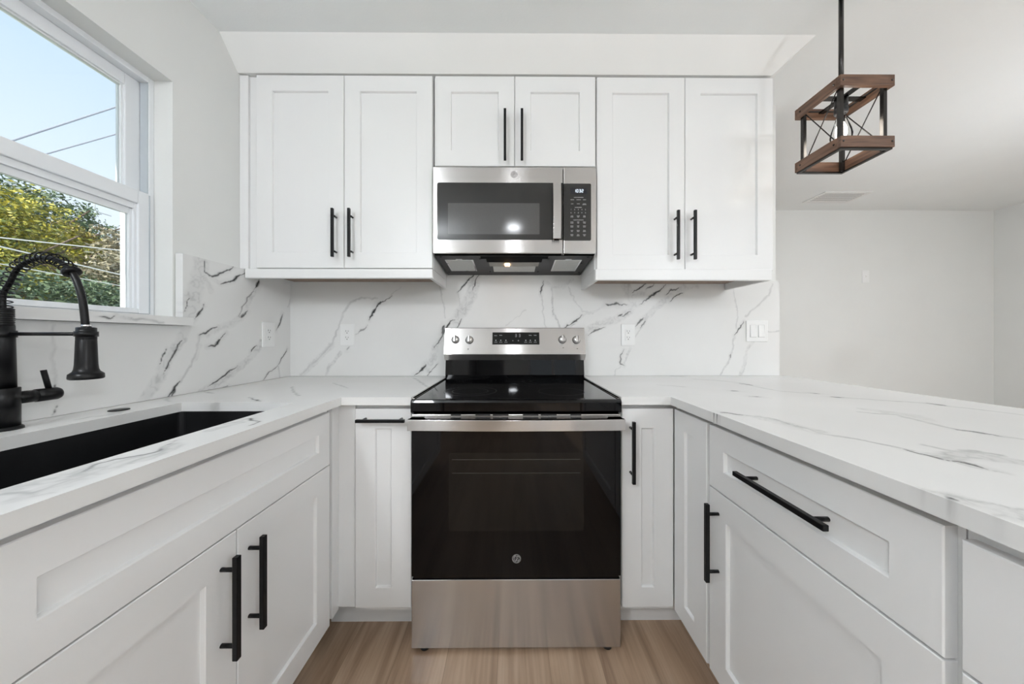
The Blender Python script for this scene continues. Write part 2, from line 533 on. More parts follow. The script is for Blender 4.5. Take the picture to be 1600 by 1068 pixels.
bm = bm_new(); box(bm, GD[0] + .05, GD[1] - .05, RY - .052, RY - .046, GD[2] + .06, GD[3] - .05); struct('glass', bm, M_PANE, dr)
for nm, a in (('baseboard_far', (1.56, RX - .013, FY - .013, FY)), ('baseboard_right', (RX - .013, RX, RY, FY - .013)),
              ('baseboard_rear', (GD[1] + .02, RX - .013, RY, RY + .013))):
    bm = bm_new(); box(bm, *a, 0, 0.09, bev=.003); struct(nm, bm, M_TRIM)

# sloped crown board between the wall cabinets and the ceiling
def crown():
    bm = bm_new()
    zb, zt = 2.366, ZC
    B = [(WX, 1.457), (1.2265, 1.457), (1.2265, WB), (WX, WB)]
    T = [(WX, 1.364), (1.343, 1.364), (1.343, WB), (WX, WB)]
    vb = [bm.verts.new((x, y, zb)) for x, y in B]
    vt = [bm.verts.new((x, y, zt)) for x, y in T]
    bm.faces.new(vb); bm.faces.new(vt[::-1])
    for i in range(4):
        j = (i + 1) % 4
        bm.faces.new([vb[i], vt[i], vt[j], vb[j]])
    struct('trim_1', bm, M_TRIM)
crown()

# ------------------------------------------------------------------ window in the left wall
def window():
    w = struct_root('window_1', (-1.40, 0.73, 1.205))
    y0, y1, z0, z1 = WIN[0], WIN[1], 1.205, WIN[3]
    # frame
    bm = bm_new()
    for (a, b_) in ((y0, y0 + .018), (y1 - .018, y1)):
        box(bm, -1.455, -1.348, a, b_, z0, z1, bev=.002)
    box(bm, -1.455, -1.348, y0 + .018, y1 - .018, z1 - .020, z1, bev=.002)
    box(bm, -1.455, -1.348, y0 + .018, y1 - .018, z0, z0 + .012, bev=.002)
    fr = struct('window_frame', bm, M_VINYL, w)
    bm = bm_new()      # grey weather strip in the side track
    for a in (y0 + .0183, y1 - .0203):
        box(bm, -1.3780, -1.3495, a, a + .002, 1.663, z1 - .0225)
        box(bm, -1.3445, -1.3425, a - .0004, a + .0024, z0 + .0125, 1.655)
    struct('weather_strip', bm, M_VINYLG, w)
    # upper sash, further out
    a, b_ = y0 + .018, y1 - .018
    bm = bm_new()
    for (p, q) in ((a, a + .045), (b_ - .045, b_)):
        box(bm, -1.415, -1.380, p, q, 1.60, z1 - .0205, bev=.002)
    box(bm, -1.415, -1.380, a + .045, b_ - .045, z1 - .062, z1 - .0205, bev=.002)
    box(bm, -1.415, -1.380, a + .045, b_ - .045, 1.60, 1.645, bev=.002)
    for (p, q) in ((a + .045, a + .050), (b_ - .050, b_ - .045)):
        box(bm, -1.402, -1.388, p, q, 1.645, z1 - .062)
    box(bm, -1.402, -1.388, a + .05, b_ - .05, z1 - .067, z1 - .062)
    s = struct('upper_sash', bm, M_VINYL, w)
    bm = bm_new(); box(bm, -1.399, -1.395, a + .046, b_ - .046, 1.646, z1 - .063); struct('glass', bm, M_PANE, s)
    # lower sash, nearer the room
    bm = bm_new()
    for (p, q) in ((a, a + .034), (b_ - .034, b_)):
        box(bm, -1.378, -1.345, p, q, z0 + .0125, 1.6605, bev=.002)
    box(bm, -1.378, -1.345, a + .034, b_ - .034, 1.613, 1.661, bev=.003)
    box(bm, -1.378, -1.345, a + .034, b_ - .034, z0 + .0125, z0 + .03, bev=.002)
    box(bm, -1.375, -1.352, a + .034, a + .041, z0 + .03, 1.613); box(bm, -1.375, -1.352, b_ - .041, b_ - .034, z0 + .03, 1.613)
    box(bm, -1.375, -1.360, a + .041, a + .049, z0 + .03, 1.59); box(bm, -1.375, -1.360, b_ - .049, b_ - .041, z0 + .03, 1.59)
    box(bm, -1.375, -1.3535, a + .041, b_ - .041, 1.592, 1.6125)
    box(bm, -1.375, -1.3615, a + .049, b_ - .049, 1.570, 1.5915)
    s = struct('lower_sash', bm, M_VINYL, w)
    bm = bm_new(); box(bm, -1.373, -1.369, a + .035, b_ - .035, z0 + .014, 1.60); struct('glass', bm, M_PANE, s)
    bm = bm_new()   # sash lock
    box(bm, -1.372, -1.352, 0.70, 0.76, 1.661, 1.667, bev=.002); box(bm, -1.368, -1.356, 0.72, 0.775, 1.667, 1.674, bev=.002)
    struct('sash_lock', bm, M_VINYL, w)
    # small clear bracket of the screen, outside the lower glass
    bm = bm_new()
    tube(bm, [(-1.42, 1.065, 1.60), (-1.42, 1.065, 1.566), (-1.42, 1.072, 1.560), (-1.42, 1.108, 1.560)], .0014, 6)
    struct('screen_clip', bm, M_VINYLG, w)
window()

# ------------------------------------------------------------------ quartz slabs with veins
def vnoise(u, v, cell, seed):
    rng = np.random.RandomState(seed)
    T = rng.rand(128, 128)
    a, b_ = u / cell, v / cell
    i, j = np.floor(a).astype(int), np.floor(b_).astype(int)
    fa, fb = a - i, b_ - j
    fa = fa * fa * (3 - 2 * fa); fb = fb * fb * (3 - 2 * fb)
    g = lambda p, q: T[p % 128, q % 128]
    return (g(i, j) * (1 - fa) + g(i + 1, j) * fa) * (1 - fb) + (g(i, j + 1) * (1 - fa) + g(i + 1, j + 1) * fa) * fb

def vein_field(u, v, strokes, seed, warp=0.006):
    """u,v arrays (m). strokes: (points, full width m, strength, kind) kind 's' soft grey, 'd' dark, 'n' netted grey band"""
    uu = u + (vnoise(u, v, 0.022, seed) - .5) * 2 * warp + (vnoise(u, v, 0.008, seed + 1) - .5) * warp
    vv = v + (vnoise(u, v, 0.022, seed + 2) - .5) * 2 * warp + (vnoise(u, v, 0.008, seed + 3) - .5) * warp
    soft = np.zeros_like(u); dark = np.zeros_like(u)
    patch = vnoise(u, v, 0.03, seed + 4)
    net = np.abs(.65 * vnoise(u, v, 0.021, seed + 5) + .35 * vnoise(u, v, 0.009, seed + 6) - .5) * 2
    net = np.clip(1 - net * 4.0, 0, 1)
    for pts, wd, st, kind in strokes:
        P = np.array(pts, float)
        if len(P) > 2:                        # smooth the polyline
            t = np.linspace(0, len(P) - 1, (len(P) - 1) * 4 + 1)
            P = np.stack([np.interp(t, np.arange(len(P)), P[:, k]) for k in (0, 1)], 1)
        pad = wd + 3 * warp
        sel = (uu > P[:, 0].min() - pad) & (uu < P[:, 0].max() + pad) & (vv > P[:, 1].min() - pad) & (vv < P[:, 1].max() + pad)
        if not sel.any(): continue
        a, b_ = uu[sel], vv[sel]
        best = np.full(a.shape, 1e9); along = np.zeros(a.shape)
        n = len(P) - 1
        for k in range(n):
            d = P[k + 1] - P[k]; L2 = max(1e-12, d @ d)
            s = np.clip(((a - P[k, 0]) * d[0] + (b_ - P[k, 1]) * d[1]) / L2, 0, 1)
            q = np.hypot(a - P[k, 0] - s * d[0], b_ - P[k, 1] - s * d[1])
            m = q < best
            best[m] = q[m]; along[m] = (k + s[m]) / n
        if kind == 'd':
            hw = wd / 2 * (0.18 + 0.82 * np.sin(np.clip(along, 0.03, 0.97) * PI)) * (0.35 + 0.95 * patch[sel])
            val = np.clip(1.25 - best / np.maximum(hw, 1e-4) * 0.9, 0, 1) * st
            dark[sel] = np.maximum(dark[sel], val)
            halo = np.clip(1 - best / (wd * 1.6), 0, 1) * .25 * st
            soft[sel] = np.maximum(soft[sel], halo)
        elif kind == 's':
            val = np.clip(1 - best / (wd / 2), 0, 1) ** 1.0 * st * (0.6 + 0.7 * patch[sel])
            soft[sel] = np.maximum(soft[sel], np.clip(val, 0, 1))
        else:
            env = np.clip(1 - best / (wd / 2), 0, 1)
            env = np.clip(env * 2.2, 0, 1)
            val = env * st * (0.34 + 0.55 * net[sel]) * (0.55 + 0.8 * patch[sel])
            soft[sel] = np.maximum(soft[sel], np.clip(val, 0, 1))
    return soft, dark

def lines(a, b_, step, cuts=()):
    ks = sorted(set([a, b_] + [c for c in cuts if a < c < b_]))
    out = []
    for p, q in zip(ks[:-1], ks[1:]):
        n = max(1, int(math.ceil((q - p) / step)))
        out += list(np.linspace(p, q, n + 1)[:-1])
    out.append(b_)
    return np.array(out)

def slab(name, U, V, inside, to3, thick, strokes, seed, backs, warp=0.006, edge_fn=None):
    """grid slab: face at to3(u,v,0), back at to3(u,v,thick). inside(uc,vc) mask of cells. backs: rectangles (u0,u1,v0,v1) closing the back."""
    nu, nv = len(U), len(V)
    gu, gv = np.meshgrid(U, V, indexing='ij')
    soft, dark = vein_field(gu, gv, strokes, seed, warp)
    uc, vc = np.meshgrid((U[:-1] + U[1:]) / 2, (V[:-1] + V[1:]) / 2, indexing='ij')
    keep = inside(uc, vc)
    idx = np.arange(nu * nv).reshape(nu, nv)
    q = np.stack([idx[:-1, :-1], idx[1:, :-1], idx[1:, 1:], idx[:-1, 1:]], -1)[keep]
    used = np.zeros(nu * nv, bool); used[q.ravel()] = True
    remap = -np.ones(nu * nv, int); remap[used] = np.arange(used.sum())
    q = remap[q]
    fu, fv = gu.ravel()[used], gv.ravel()[used]
    fs, fd = soft.ravel()[used], dark.ravel()[used]
    V3 = to3(fu, fv, 0.0)
    e = np.concatenate([q[:, [0, 1]], q[:, [1, 2]], q[:, [2, 3]], q[:, [3, 0]]])
    key = np.sort(e, 1); code = key[:, 0].astype(np.int64) * (len(fu) + 1) + key[:, 1]
    _, first, cnt = np.unique(code, return_index=True, return_counts=True)
    be = e[first[cnt == 1]]
    n0 = len(fu)
    bvi = np.unique(be); bmap = {int(v): i for i, v in enumerate(bvi)}
    nB = len(bvi)
    # edge columns get their own top and lower vertices so that the arris stays crisp
    T3 = V3[bvi]; L3 = to3(fu[bvi], fv[bvi], thick)
    es, ed = fs[bvi].copy(), fd[bvi].copy()
    if edge_fn is not None:
        a, b_ = edge_fn(fu[bvi], fv[bvi]); es = np.maximum(es, a); ed = np.maximum(ed, b_)
    verts = [V3, T3, L3]; S = [fs, es, es * .5]; D = [fd, ed, ed * .25]
    faces = [tuple(int(i) for i in r) for r in q]
    for a, b_ in be:
        ia, ib = bmap[int(a)], bmap[int(b_)]
        faces.append((n0 + ib, n0 + ia, n0 + nB + ia, n0 + nB + ib))
    k = n0 + 2 * nB
    for (u0, u1, v0, v1) in backs:
        B3 = to3(np.array([u0, u0, u1, u1], float), np.array([v0, v1, v1, v0], float), thick)
        verts.append(B3); S.append(np.zeros(4)); D.append(np.zeros(4))
        faces.append((k, k + 1, k + 2, k + 3)); k += 4
    VV = np.concatenate(verts); S = np.concatenate(S); D = np.concatenate(D)
    me = bpy.data.meshes.new(name)
    me.from_pydata(VV.tolist(), [], faces)
    at = me.attributes.new('vein', 'FLOAT_COLOR', 'POINT')
    c = np.ones((len(VV), 4), np.float32); c[:, 0] = S; c[:, 1] = D; c[:, 2] = 0
    at.data.foreach_set('color', c.ravel())
    me.materials.append(M_QUARTZ)
    o = bpy.data.objects.new(name, me); COL.objects.link(o)
    return o

def vs(pts, w, s, k, f):                       # photo polyline -> plane polyline
    return ([f(*p) for p in pts], w, s, k)

# --- back wall
PXB = SB / F
fb = lambda px, py: on_y(px, py, SB)
BACK = [
 ([(470,585),(485,570),(505,552),(520,535),(530,510),(535,490),(548,472),(565,465),(590,466)], 5, .45, 's'),
 ([(472,585),(490,567),(508,550),(520,537)], 10, .35, 'n'),
 ([(612,463),(603,469),(594,473)], 2.4, .8, 'd'), ([(598,470),(592,475),(588,480)], 6, 1, 'd'), ([(590,478),(583,488),(576,500)], 3.2, 1, 'd'),
 ([(573,508),(571,513),(565,516),(555,524)], 2.4, .6, 'd'),
 ([(510,584),(513,573),(525,560),(532,551)], 7, .45, 'n'), ([(510,584),(513,573),(518,568)], 3, .5, 's'),
 ([(545,540),(542,549)], 3, .45, 'd'),
 ([(608,464),(626,448)], 3, .3, 's'),
 ([(742,428),(730,438),(722,447),(716,457)], 3, 1, 'd'), ([(751,427),(743,438),(739,452)], 2.6, .9, 'd'),
 ([(742,440),(736,462),(725,482),(712,500)], 22, .55, 'n'), ([(716,457),(718,475),(722,486)], 3, .35, 's'), ([(738,452),(735,470),(722,492)], 4, .4, 's'),
 ([(711,500),(703,502),(696,513),(689,530),(679,543)], 3.4, 1, 'd'), ([(694,508),(691,522)], 5, .9, 'd'), ([(721,497),(715,512)], 2.4, .9, 'd'),
 ([(680,543),(676,560),(668,576)], 14, .5, 'n'), ([(666,568),(660,577),(647,587)], 4.6, 1, 'd'), ([(684,567),(676,576),(665,588)], 2.2, .9, 'd'),
 ([(688,448),(692,470),(696,497)], 3.5, .4, 's'),
 ([(822,484),(805,497),(790,508)], 2.5, .3, 's'),
 ([(850,440),(846,450),(845,460)], 3, .95, 'd'), ([(845,458),(848,478),(850,500),(853,513)], 3, .45, 's'),
 ([(862,450),(863,475),(866,490),(876,512)], 3.5, .5, 's'), ([(862,478),(865,492)], 2, .6, 'd'),
 ([(852,440),(866,449),(880,447),(896,436)], 7, .3, 'n'),
 ([(888,448),(898,470),(910,485),(926,490)], 3, .4, 's'),
 ([(883,511),(897,503),(909,492)], 3, 1, 'd'), ([(890,511),(898,506)], 2, .5, 'd'),
 ([(908,494),(925,488),(946,477)], 5, .35, 'n'),
 ([(945,476),(958,474),(968,475)], 5, 1, 'd'), ([(966,475),(982,477)], 2, .8, 'd'),
 ([(922,512),(940,505),(965,498),(985,486)], 14, .5, 'n'), ([(920,523),(930,515),(946,510)], 2.6, .9, 'd'),
 ([(966,495),(973,491)], 4, 1, 'd'), ([(972,495),(986,486)], 2.6, .9, 'd'),
 ([(1000,476),(1014,464),(1030,454),(1045,441)], 3, 1, 'd'),
 ([(988,457),(1002,448),(1014,440)], 3, 1, 'd'), ([(1009,453),(1022,443)], 2, .8, 'd'),
 ([(978,444),(984,460),(992,474),(1002,462)], 18, .45, 'n'),
 ([(1068,448),(1045,465),(1022,482),(1008,498)], 12, .5, 'n'), ([(1090,446),(1066,452)], 8, .3, 'n'),
 ([(1039,461),(1048,454),(1061,450)], 2.6, .9, 'd'), ([(1046,470),(1056,462),(1067,456)], 3, .95, 'd'),
 ([(992,511),(999,502),(1005,496)], 3.4, .9, 'd'), ([(1000,512),(1009,500)], 3, .8, 'd'), ([(1010,500),(1000,515),(992,527)], 3, .45, 's'),
 ([(975,547),(969,558),(970,568),(975,571)], 3, .8, 'd'), ([(985,543),(978,560),(976,568)], 5, .45, 'n'), ([(970,572),(963,578),(960,588)], 3, .35, 's'),
 ([(1146,450),(1149,475),(1153,495),(1150,512)], 3, .4, 's'),
 ([(1207,444),(1200,462),(1180,480),(1165,494)], 4.5, .45, 's'), ([(1162,503),(1154,513),(1147,525)], 3, .9, 'd'),
 ([(1149,522),(1143,550),(1135,570),(1125,584)], 4, .5, 's'), ([(1142,552),(1140,560)], 2.4, .7, 'd'),
 ([(1176,533),(1166,550),(1163,568),(1157,585)], 7, .45, 'n'),
 ([(1199,518),(1219,516)], 3, .45, 's'),
]
BST = [vs(p, w * PXB, s, k, fb) for p, w, s, k in BACK]
uB = lines(SL, 1.521, 0.0032, (-0.372, 0.392)); vB = lines(0.915, 1.49, 0.0032, (1.453,))
o = slab('backsplash', uB, vB, lambda u, v: (v < 1.453) | ((u > -0.372) & (u < 0.392)),
         lambda u, v, t: np.stack([u, np.full_like(u, SB) + t, v], -1), WB - SB - .002, BST, 11,
         [(SL, 1.521, 0.915, 1.453), (-0.372, 0.392, 1.453, 1.49)], warp=0.005)
o['label'] = 'white quartz backsplash with grey and black veins on the back wall behind the range'; o['category'] = 'backsplash'

# --- left wall
fl = lambda px, py: on_x(px, py, SL)
LEFT = [
 ([(320,404),(320,425),(331,432),(350,425),(366,416)], 3, .95, 'd'), ([(316,404),(310,440),(302,465),(294,493)], 26, .5, 'n'), ([(325,440),(330,455)], 10, .35, 'n'),
 ([(345,443),(360,440),(375,430),(385,423)], 3.6, 1, 'd'), ([(331,434),(345,443)], 8, .35, 'n'),
 ([(297,465),(290,480),(282,491)], 2.2, .9, 'd'), ([(319,475),(313,487),(305,497)], 3.4, 1, 'd'),
 ([(291,512),(280,538),(264,562),(250,590),(222,628)], 16, .5, 'n'), ([(283,530),(278,545),(267,560),(258,582)], 3.2, 1, 'd'), ([(260,545),(253,560),(248,576)], 2.8, .9, 'd'),
 ([(404,437),(400,449)], 6, 1, 'd'), ([(400,448),(386,468),(378,480),(374,496)], 2.6, .6, 'd'), ([(402,448),(392,465),(386,480)], 8, .35, 'n'), ([(387,486),(376,497)], 4, .9, 'd'),
 ([(374,497),(362,506),(345,510),(325,520)], 12, .4, 'n'), ([(340,510),(325,517),(311,525)], 3, 1, 'd'), ([(354,520),(343,530),(336,540),(324,541)], 3.2, 1, 'd'),
 ([(312,524),(308,545),(298,570),(282,597)], 5, .5, 's'), ([(312,540),(305,560)], 9, .35, 'n'),
 ([(281,594),(272,608),(258,623)], 3.6, 1, 'd'), ([(278,600),(266,620)], 2.6, .9, 'd'),
 ([(401,539),(391,550)], 3, .95, 'd'), ([(409,534),(398,552),(376,572),(350,592),(315,613)], 12, .5, 'n'), ([(372,571),(355,582),(345,590),(325,605)], 3, 1, 'd'), ([(355,602),(345,608)], 3, .8, 'd'),
 ([(441,490),(438,503),(431,516)], 3.2, .9, 'd'), ([(455,466),(450,478)], 4, .4, 's'),
 ([(449,545),(440,560),(434,571)], 3, 1, 'd'), ([(434,571),(420,582),(410,595)], 2.6, .7, 'd'), ([(435,572),(438,592)], 4, .5, 's'),
 ([(83,510),(82,560),(84,605)], 6, .35, 's'), ([(84,602),(85,618)], 2.4, .9, 'd'), ([(88,632),(85,652)], 2.4, .9, 'd'),
]
LST = []
for p, w, s, k in LEFT:
    d = np.mean([fl(*q)[0] for q in p])
    LST.append(vs(p, w * d / F * 1.15, s, k, fl))
uL = lines(-0.40, SB, 0.0038, (WIN[0] - 0.02, 1.186)); vL = lines(0.915, 1.45, 0.0030, (1.175,))
o = slab('backsplash', uL, vL, lambda u, v: (v < 1.175) | (u > 1.186) | (u < WIN[0] - 0.02),
         lambda u, v, t: np.stack([np.full_like(u, SL) - t, u, v], -1), SL - WX - .002, LST, 31,
         [(-0.40, SB, 0.915, 1.175), (1.186, SB, 1.175, 1.45), (-0.40, WIN[0] - 0.02, 1.175, 1.45)], warp=0.004)
o['label'] = 'white quartz backsplash with diagonal dark veins on the window wall behind the sink'; o['category'] = 'backsplash'

# --- window sill, same stone
fs_ = lambda px, py: on_x(px, py, -1.22)
SILL = [vs([(160, 494), (172, 497), (182, 491)], .006, 1, 'd', fs_), vs([(150, 495), (170, 494)], .004, .8, 'd', fs_),
        vs([(205, 497), (235, 500), (256, 505)], .012, .6, 's', fs_), vs([(180, 495), (215, 499)], .014, .4, 'n', fs_)]
uS = lines(WIN[0] - .02, 1.196, 0.004, (WIN[0], WIN[1])); vS = lines(1.176, 1.206, 0.003)
def sill3(u, v, t):
    return np.stack([np.full_like(u, -1.22) - t, u, v], -1)
o = slab('window_sill', uS, vS, lambda u, v: u > -9, sill3, 0.029, SILL, 51, [(WIN[0] - .02, 1.196, 1.176, 1.206)], warp=.003)
o['kind'] = 'structure'
uS = lines(-1.355, -1.2495, 0.006, ()); vS = lines(WIN[0] + .001, WIN[1] - .001, 0.02)
o2 = slab('window_ledge', uS, vS, lambda u, v: u > -9, lambda u, v, t: np.stack([u, v, np.full_like(u, 1.2055) - t], -1), 0.029, [], 52,
          [(-1.355, -1.2495, WIN[0] + .001, WIN[1] - .001)])
o2.parent = o

# --- counters
fz = lambda px, py: on_z(px, py, CT)
TH = 0.029
XCL, XCR, YCF = -0.6187, 0.579, 1.128
SKX, SKY = (-1.098, -0.724), (0.40, 1.038)
def stz(L):
    return [vs(p, w * 1.6, min(1, s * 1.4), k, fz) for p, w, s, k in L]
CL = stz([
 ([(60,770),(110,750),(150,732),(205,717)], .034, .42, 'n'), ([(205,722),(250,707),(272,694)], .012, .5, 's'),
 ([(128,738),(150,726),(175,718),(215,712),(250,704),(272,688)], .006, .55, 'd'), ([(150,738),(200,724),(250,708),(275,696)], .022, .55, 'n'),
 ([(0,772),(60,768),(115,748),(150,738)], .010, .5, 's'), ([(30,760),(100,742),(140,728)], .03, .35, 'n'),
 ([(300,670),(340,664),(378,657)], .008, .5, 's'), ([(376,655),(392,653),(403,659),(393,664)], .005, .7, 'd'), ([(330,672),(372,660)], .02, .4, 'n'),
 ([(258,622),(264,627)], .012, .3, 's'), ([(392,620),(400,625),(404,627)], .005, .7, 'd'), ([(318,612),(332,614)], .012, .5, 's'),
 ([(455,604),(460,612),(466,618)], .010, .5, 's'), ([(520,598),(545,606)], .008, .35, 's'), ([(647,590),(658,597),(668,604)], .012, .4, 's'),
 ([(120,655),(142,651)], .008, .4, 's'), ([(150,650),(175,648),(186,642)], .02, .35, 'n'),
])
CR = stz([
 ([(1119,643),(1135,645),(1162,649)], .011, .62, 'd'), ([(1160,648),(1200,652),(1240,664),(1290,678),(1340,686),(1400,698),(1425,703)], .010, .55, 's'),
 ([(1190,652),(1235,663),(1275,674)], .035, .35, 'n'),
 ([(1416,703),(1450,711),(1482,719)], .007, .75, 'd'), ([(1480,718),(1505,722),(1525,727),(1552,734)], .008, .75, 'd'), ([(1500,724),(1575,740)], .006, .5, 's'),
 ([(1448,696),(1485,704),(1520,706),(1560,710)], .012, .5, 's'), ([(1475,714),(1510,711),(1560,716),(1600,722)], .035, .5, 'n'), ([(1500,703),(1535,706)], .012, .6, 's'),
 ([(1340,643),(1400,648),(1450,660),(1500,672)], .012, .45, 's'), ([(1490,670),(1530,676),(1570,682)], .009, .62, 'd'), ([(1560,681),(1600,686)], .010, .55, 's'),
 ([(1360,640),(1420,648),(1440,655)], .04, .25, 'n'),
 ([(1157,599),(1166,600),(1176,602)], .016, .6, 'd'), ([(1176,603),(1220,611),(1280,615)], .016, .35, 's'), ([(1262,613),(1285,615)], .010, .5, 'd'),
 ([(1300,620),(1320,621)], .012, .55, 'd'), ([(1320,621),(1380,625),(1450,630)], .016, .4, 's'), ([(1450,630),(1481,634)], .013, .6, 'd'), ([(1481,634),(1600,648)], .014, .4, 's'),
 ([(1142,610),(1156,611)], .013, .5, 'd'), ([(1172,619),(1190,620)], .012, .5, 'd'), ([(1050,587),(1068,588)], .02, .5, 's'),
 ([(1085,592),(1120,594),(1160,598)], .02, .35, 's'), ([(1030,601),(1070,604)], .016, .25, 's'),
 ([(1420,762),(1455,770),(1480,780)], .02, .35, 'n'), ([(1481,781),(1490,779),(1502,783)], .006, .7, 'd'), ([(1490,775),(1510,780),(1545,788),(1600,794)], .010, .55, 's'),
 ([(1500,782),(1560,800),(1600,806)], .04, .4, 'n'),
])
uC = lines(WX, -0.366, 0.0036, (SKX[0], SKX[1], XCL)); vC = lines(-0.60, WB, 0.0042, (SKY[0], SKY[1], YCF))
ins = lambda u, v: ((u < XCL) | (v > YCF)) & ~((u > SKX[0]) & (u < SKX[1]) & (v > SKY[0]) & (v < SKY[1]))
o = slab('countertop', uC, vC, ins, lambda u, v, t: np.stack([u, v, np.full_like(u, CT) - t], -1), TH, CL, 71,
         [(WX, SKX[0], -0.60, WB), (SKX[0], SKX[1], -0.60, SKY[0]), (SKX[0], SKX[1], SKY[1], WB), (SKX[1], XCL, -0.60, WB), (XCL, -0.366, YCF, WB)],
         warp=0.005)
o['label'] = 'white veined quartz countertop with the sink cutout, left of the range'; o['category'] = 'countertop'
uC = lines(0.398, 1.553, 0.0044, (XCR,)); vC = lines(-0.45, WB, 0.0044, (YCF,))
def edgeR(u, v):
    d = np.zeros_like(u); s = np.zeros_like(u)
    front = np.abs(u - XCR) < 1e-6
    d[front & ((np.abs(v - .885) < .0023) | (np.abs(v - .872) < .0023))] = .8
    s[front & (np.abs(v - .868) < .012)] = .25
    return s, d
o = slab('countertop', uC, vC, lambda u, v: ~((u < XCR) & (v < YCF)) , lambda u, v, t: np.stack([u, v, np.full_like(u, CT) - t], -1), TH, CR, 91,
         [(0.398, XCR, YCF, WB), (XCR, 1.553, -0.45, WB)], warp=0.006, edge_fn=edgeR)
o['label'] = 'white veined quartz countertop of the peninsula, right of the range'; o['category'] = 'countertop'

# ================================================================== CABINETS
def Mface(face, ox, oy, oz):
    """canonical: width +x, height +z, front at y=0 looking -y"""
    if face == 'back': R = Matrix.Identity(4)
    elif face == 'left': R = Matrix.Rotation(PI / 2, 4, 'Z')      # looks +X, width runs +Y
    else: R = Matrix.Rotation(-PI / 2, 4, 'Z')                      # looks -X, width runs -Y
    return Matrix.Translation((ox, oy, oz)) @ R

def shaker(name, M, w, h, parent, st=0.073, t=0.020, rec=0.0095):
    tb = bmesh.new()
    def ring(x0, x1, z0, z1, y):
        return [tb.verts.new(p) for p in ((x0, y, z0), (x1, y, z0), (x1, y, z1), (x0, y, z1))]
    c = 0.0018
    R0 = ring(0, w, 0, h, t)
    R1 = ring(0, w, 0, h, c)
    R2 = ring(c, w - c, c, h - c, 0)
    R3 = ring(st, w - st, st, h - st, 0)
    R4 = ring(st + .0015, w - st - .0015, st + .0015, h - st - .0015, rec * .25)
    R5 = ring(st + .0035, w - st - .0035, st + .0035, h - st - .0035, rec)
    tb.faces.new(R0[::-1])
    for A, B in ((R0, R1), (R1, R2), (R2, R3), (R3, R4), (R4, R5)):
        for i in range(4):
            j = (i + 1) % 4
            tb.faces.new([A[i], A[j], B[j], B[i]])
    tb.faces.new(R5)
    bm = bm_new(); merge(bm, tb, M)
    return obj(name, bm, M_CAB, parent)

def pull(M, cx, cz, length, vertical, parent, so=0.034, sec=0.0115, post=0.048):
    """square bar pull with two round posts; centre cx,cz on the canonical front"""
    tb = bmesh.new()
    h = sec / 2; L = length / 2; p = L - post * 0.62
    if vertical:
        box(tb, cx - h, cx + h, -so - h, -so + h, cz - L, cz + L, bev=.0012)
    else:
        box(tb, cx - L, cx + L, -so - h, -so + h, cz - h, cz + h, bev=.0012)
    for s_ in (-1, 1):
        a = (cx, cz + s_ * p) if vertical else (cx + s_ * p, cz)
        tube(tb, [(a[0], 0.0, a[1]), (a[0], -so + h * .5, a[1])], .0046, 12)
    bm = bm_new(); merge(bm, tb, M)
    return obj('handle', bm, M_BLACK, parent)

# ---- wall cabinets
YU = 1.457
def wall_cabinet(label, pxl, pxm, pxr, ptop, pbot, cx0, cx1, zb_car, hpx, hspan, rail, zt=2.362):
    x0, x1 = X_at(pxl, YU), X_at(pxr, YU); xm = X_at(pxm, YU)
    z1, z0 = Z_at(ptop, xm, YU), Z_at(pbot, xm, YU)
    t = thing('wall_cabinet', label, 'cabinet', ((cx0 + cx1) / 2, 1.62, zb_car))
    bm = bm_new()
    box(bm, cx0, cx1, YU + .0205, WB, zb_car, 2.364, bev=.001)
    obj('carcass', bm, M_CAB, t)
    for i, (a, b_) in enumerate(((x0, xm - .0012), (xm + .0012, x1))):
        M = Mface('back', a, YU, z0)
        d = shaker('door', M, b_ - a, z1 - z0, t)
        hx = X_at(hpx[i], YU - .034) - a
        za = Z_at(hspan[0], hx + a, YU - .034) - z0; zb = Z_at(hspan[1], hx + a, YU - .034) - z0
        pull(M, hx, (za + zb) / 2, abs(za - zb), True, d)
    if cx0 < -1.2:
        bm = bm_new(); box(bm, cx0, X_at(385.5, YU), YU + .008, YU + .0203, zb_car, 2.362, bev=.001); obj('filler', bm, M_CAB, t)
    if rail:
        rx0, rx1, rz0, sides, uz = rail
        bm = bm_new()
        box(bm, rx0, rx1, YU - .002, YU + .018, rz0, zb_car - .0005, bev=.004)
        if 'l' in sides: box(bm, rx0, rx0 + .018, YU + .018, SB - .001, rz0, zb_car - .0005, bev=.002)
        if 'r' in sides: box(bm, rx1 - .018, rx1, YU + .018, SB - .001, rz0, zb_car - .0005, bev=.002)
        obj('light_rail', bm, M_CAB, t)
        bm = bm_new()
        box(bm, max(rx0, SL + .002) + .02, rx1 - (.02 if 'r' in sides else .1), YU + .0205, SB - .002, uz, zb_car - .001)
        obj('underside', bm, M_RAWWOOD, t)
    return t
wall_cabinet('tall white shaker wall cabinet left of the microwave, near the window', 400.3, 537.5, 675.5, 117.5, 418.5,
             WX + .001, -0.3715, 1.4535, (519, 545), (325, 401), (-1.247, -0.3715, 1.408, 'r', 1.4455))
wall_cabinet('short white shaker wall cabinet directly above the microwave', 680, 804, 930.3, 119, 259.5,
             -0.3685, 0.3885, 1.928, (789, 815.5), (170, 250), None)
wall_cabinet('tall white shaker wall cabinet right of the microwave, beside the pendant', 932.8, 1070.3, 1208, 121, 422.5,
             0.3915, 1.2265, 1.4535, (1060, 1086.5), (328, 405), (0.3915, 1.2265, 1.400, 'lr', 1.4365))

# ---- base cabinets
ZT = CT - TH - 0.0005       # underside of the counters
ZD1, ZD0, ZS = 0.866, 0.125, 0.681
XFL, XFR, YFB = -0.644, 0.603, 1.152

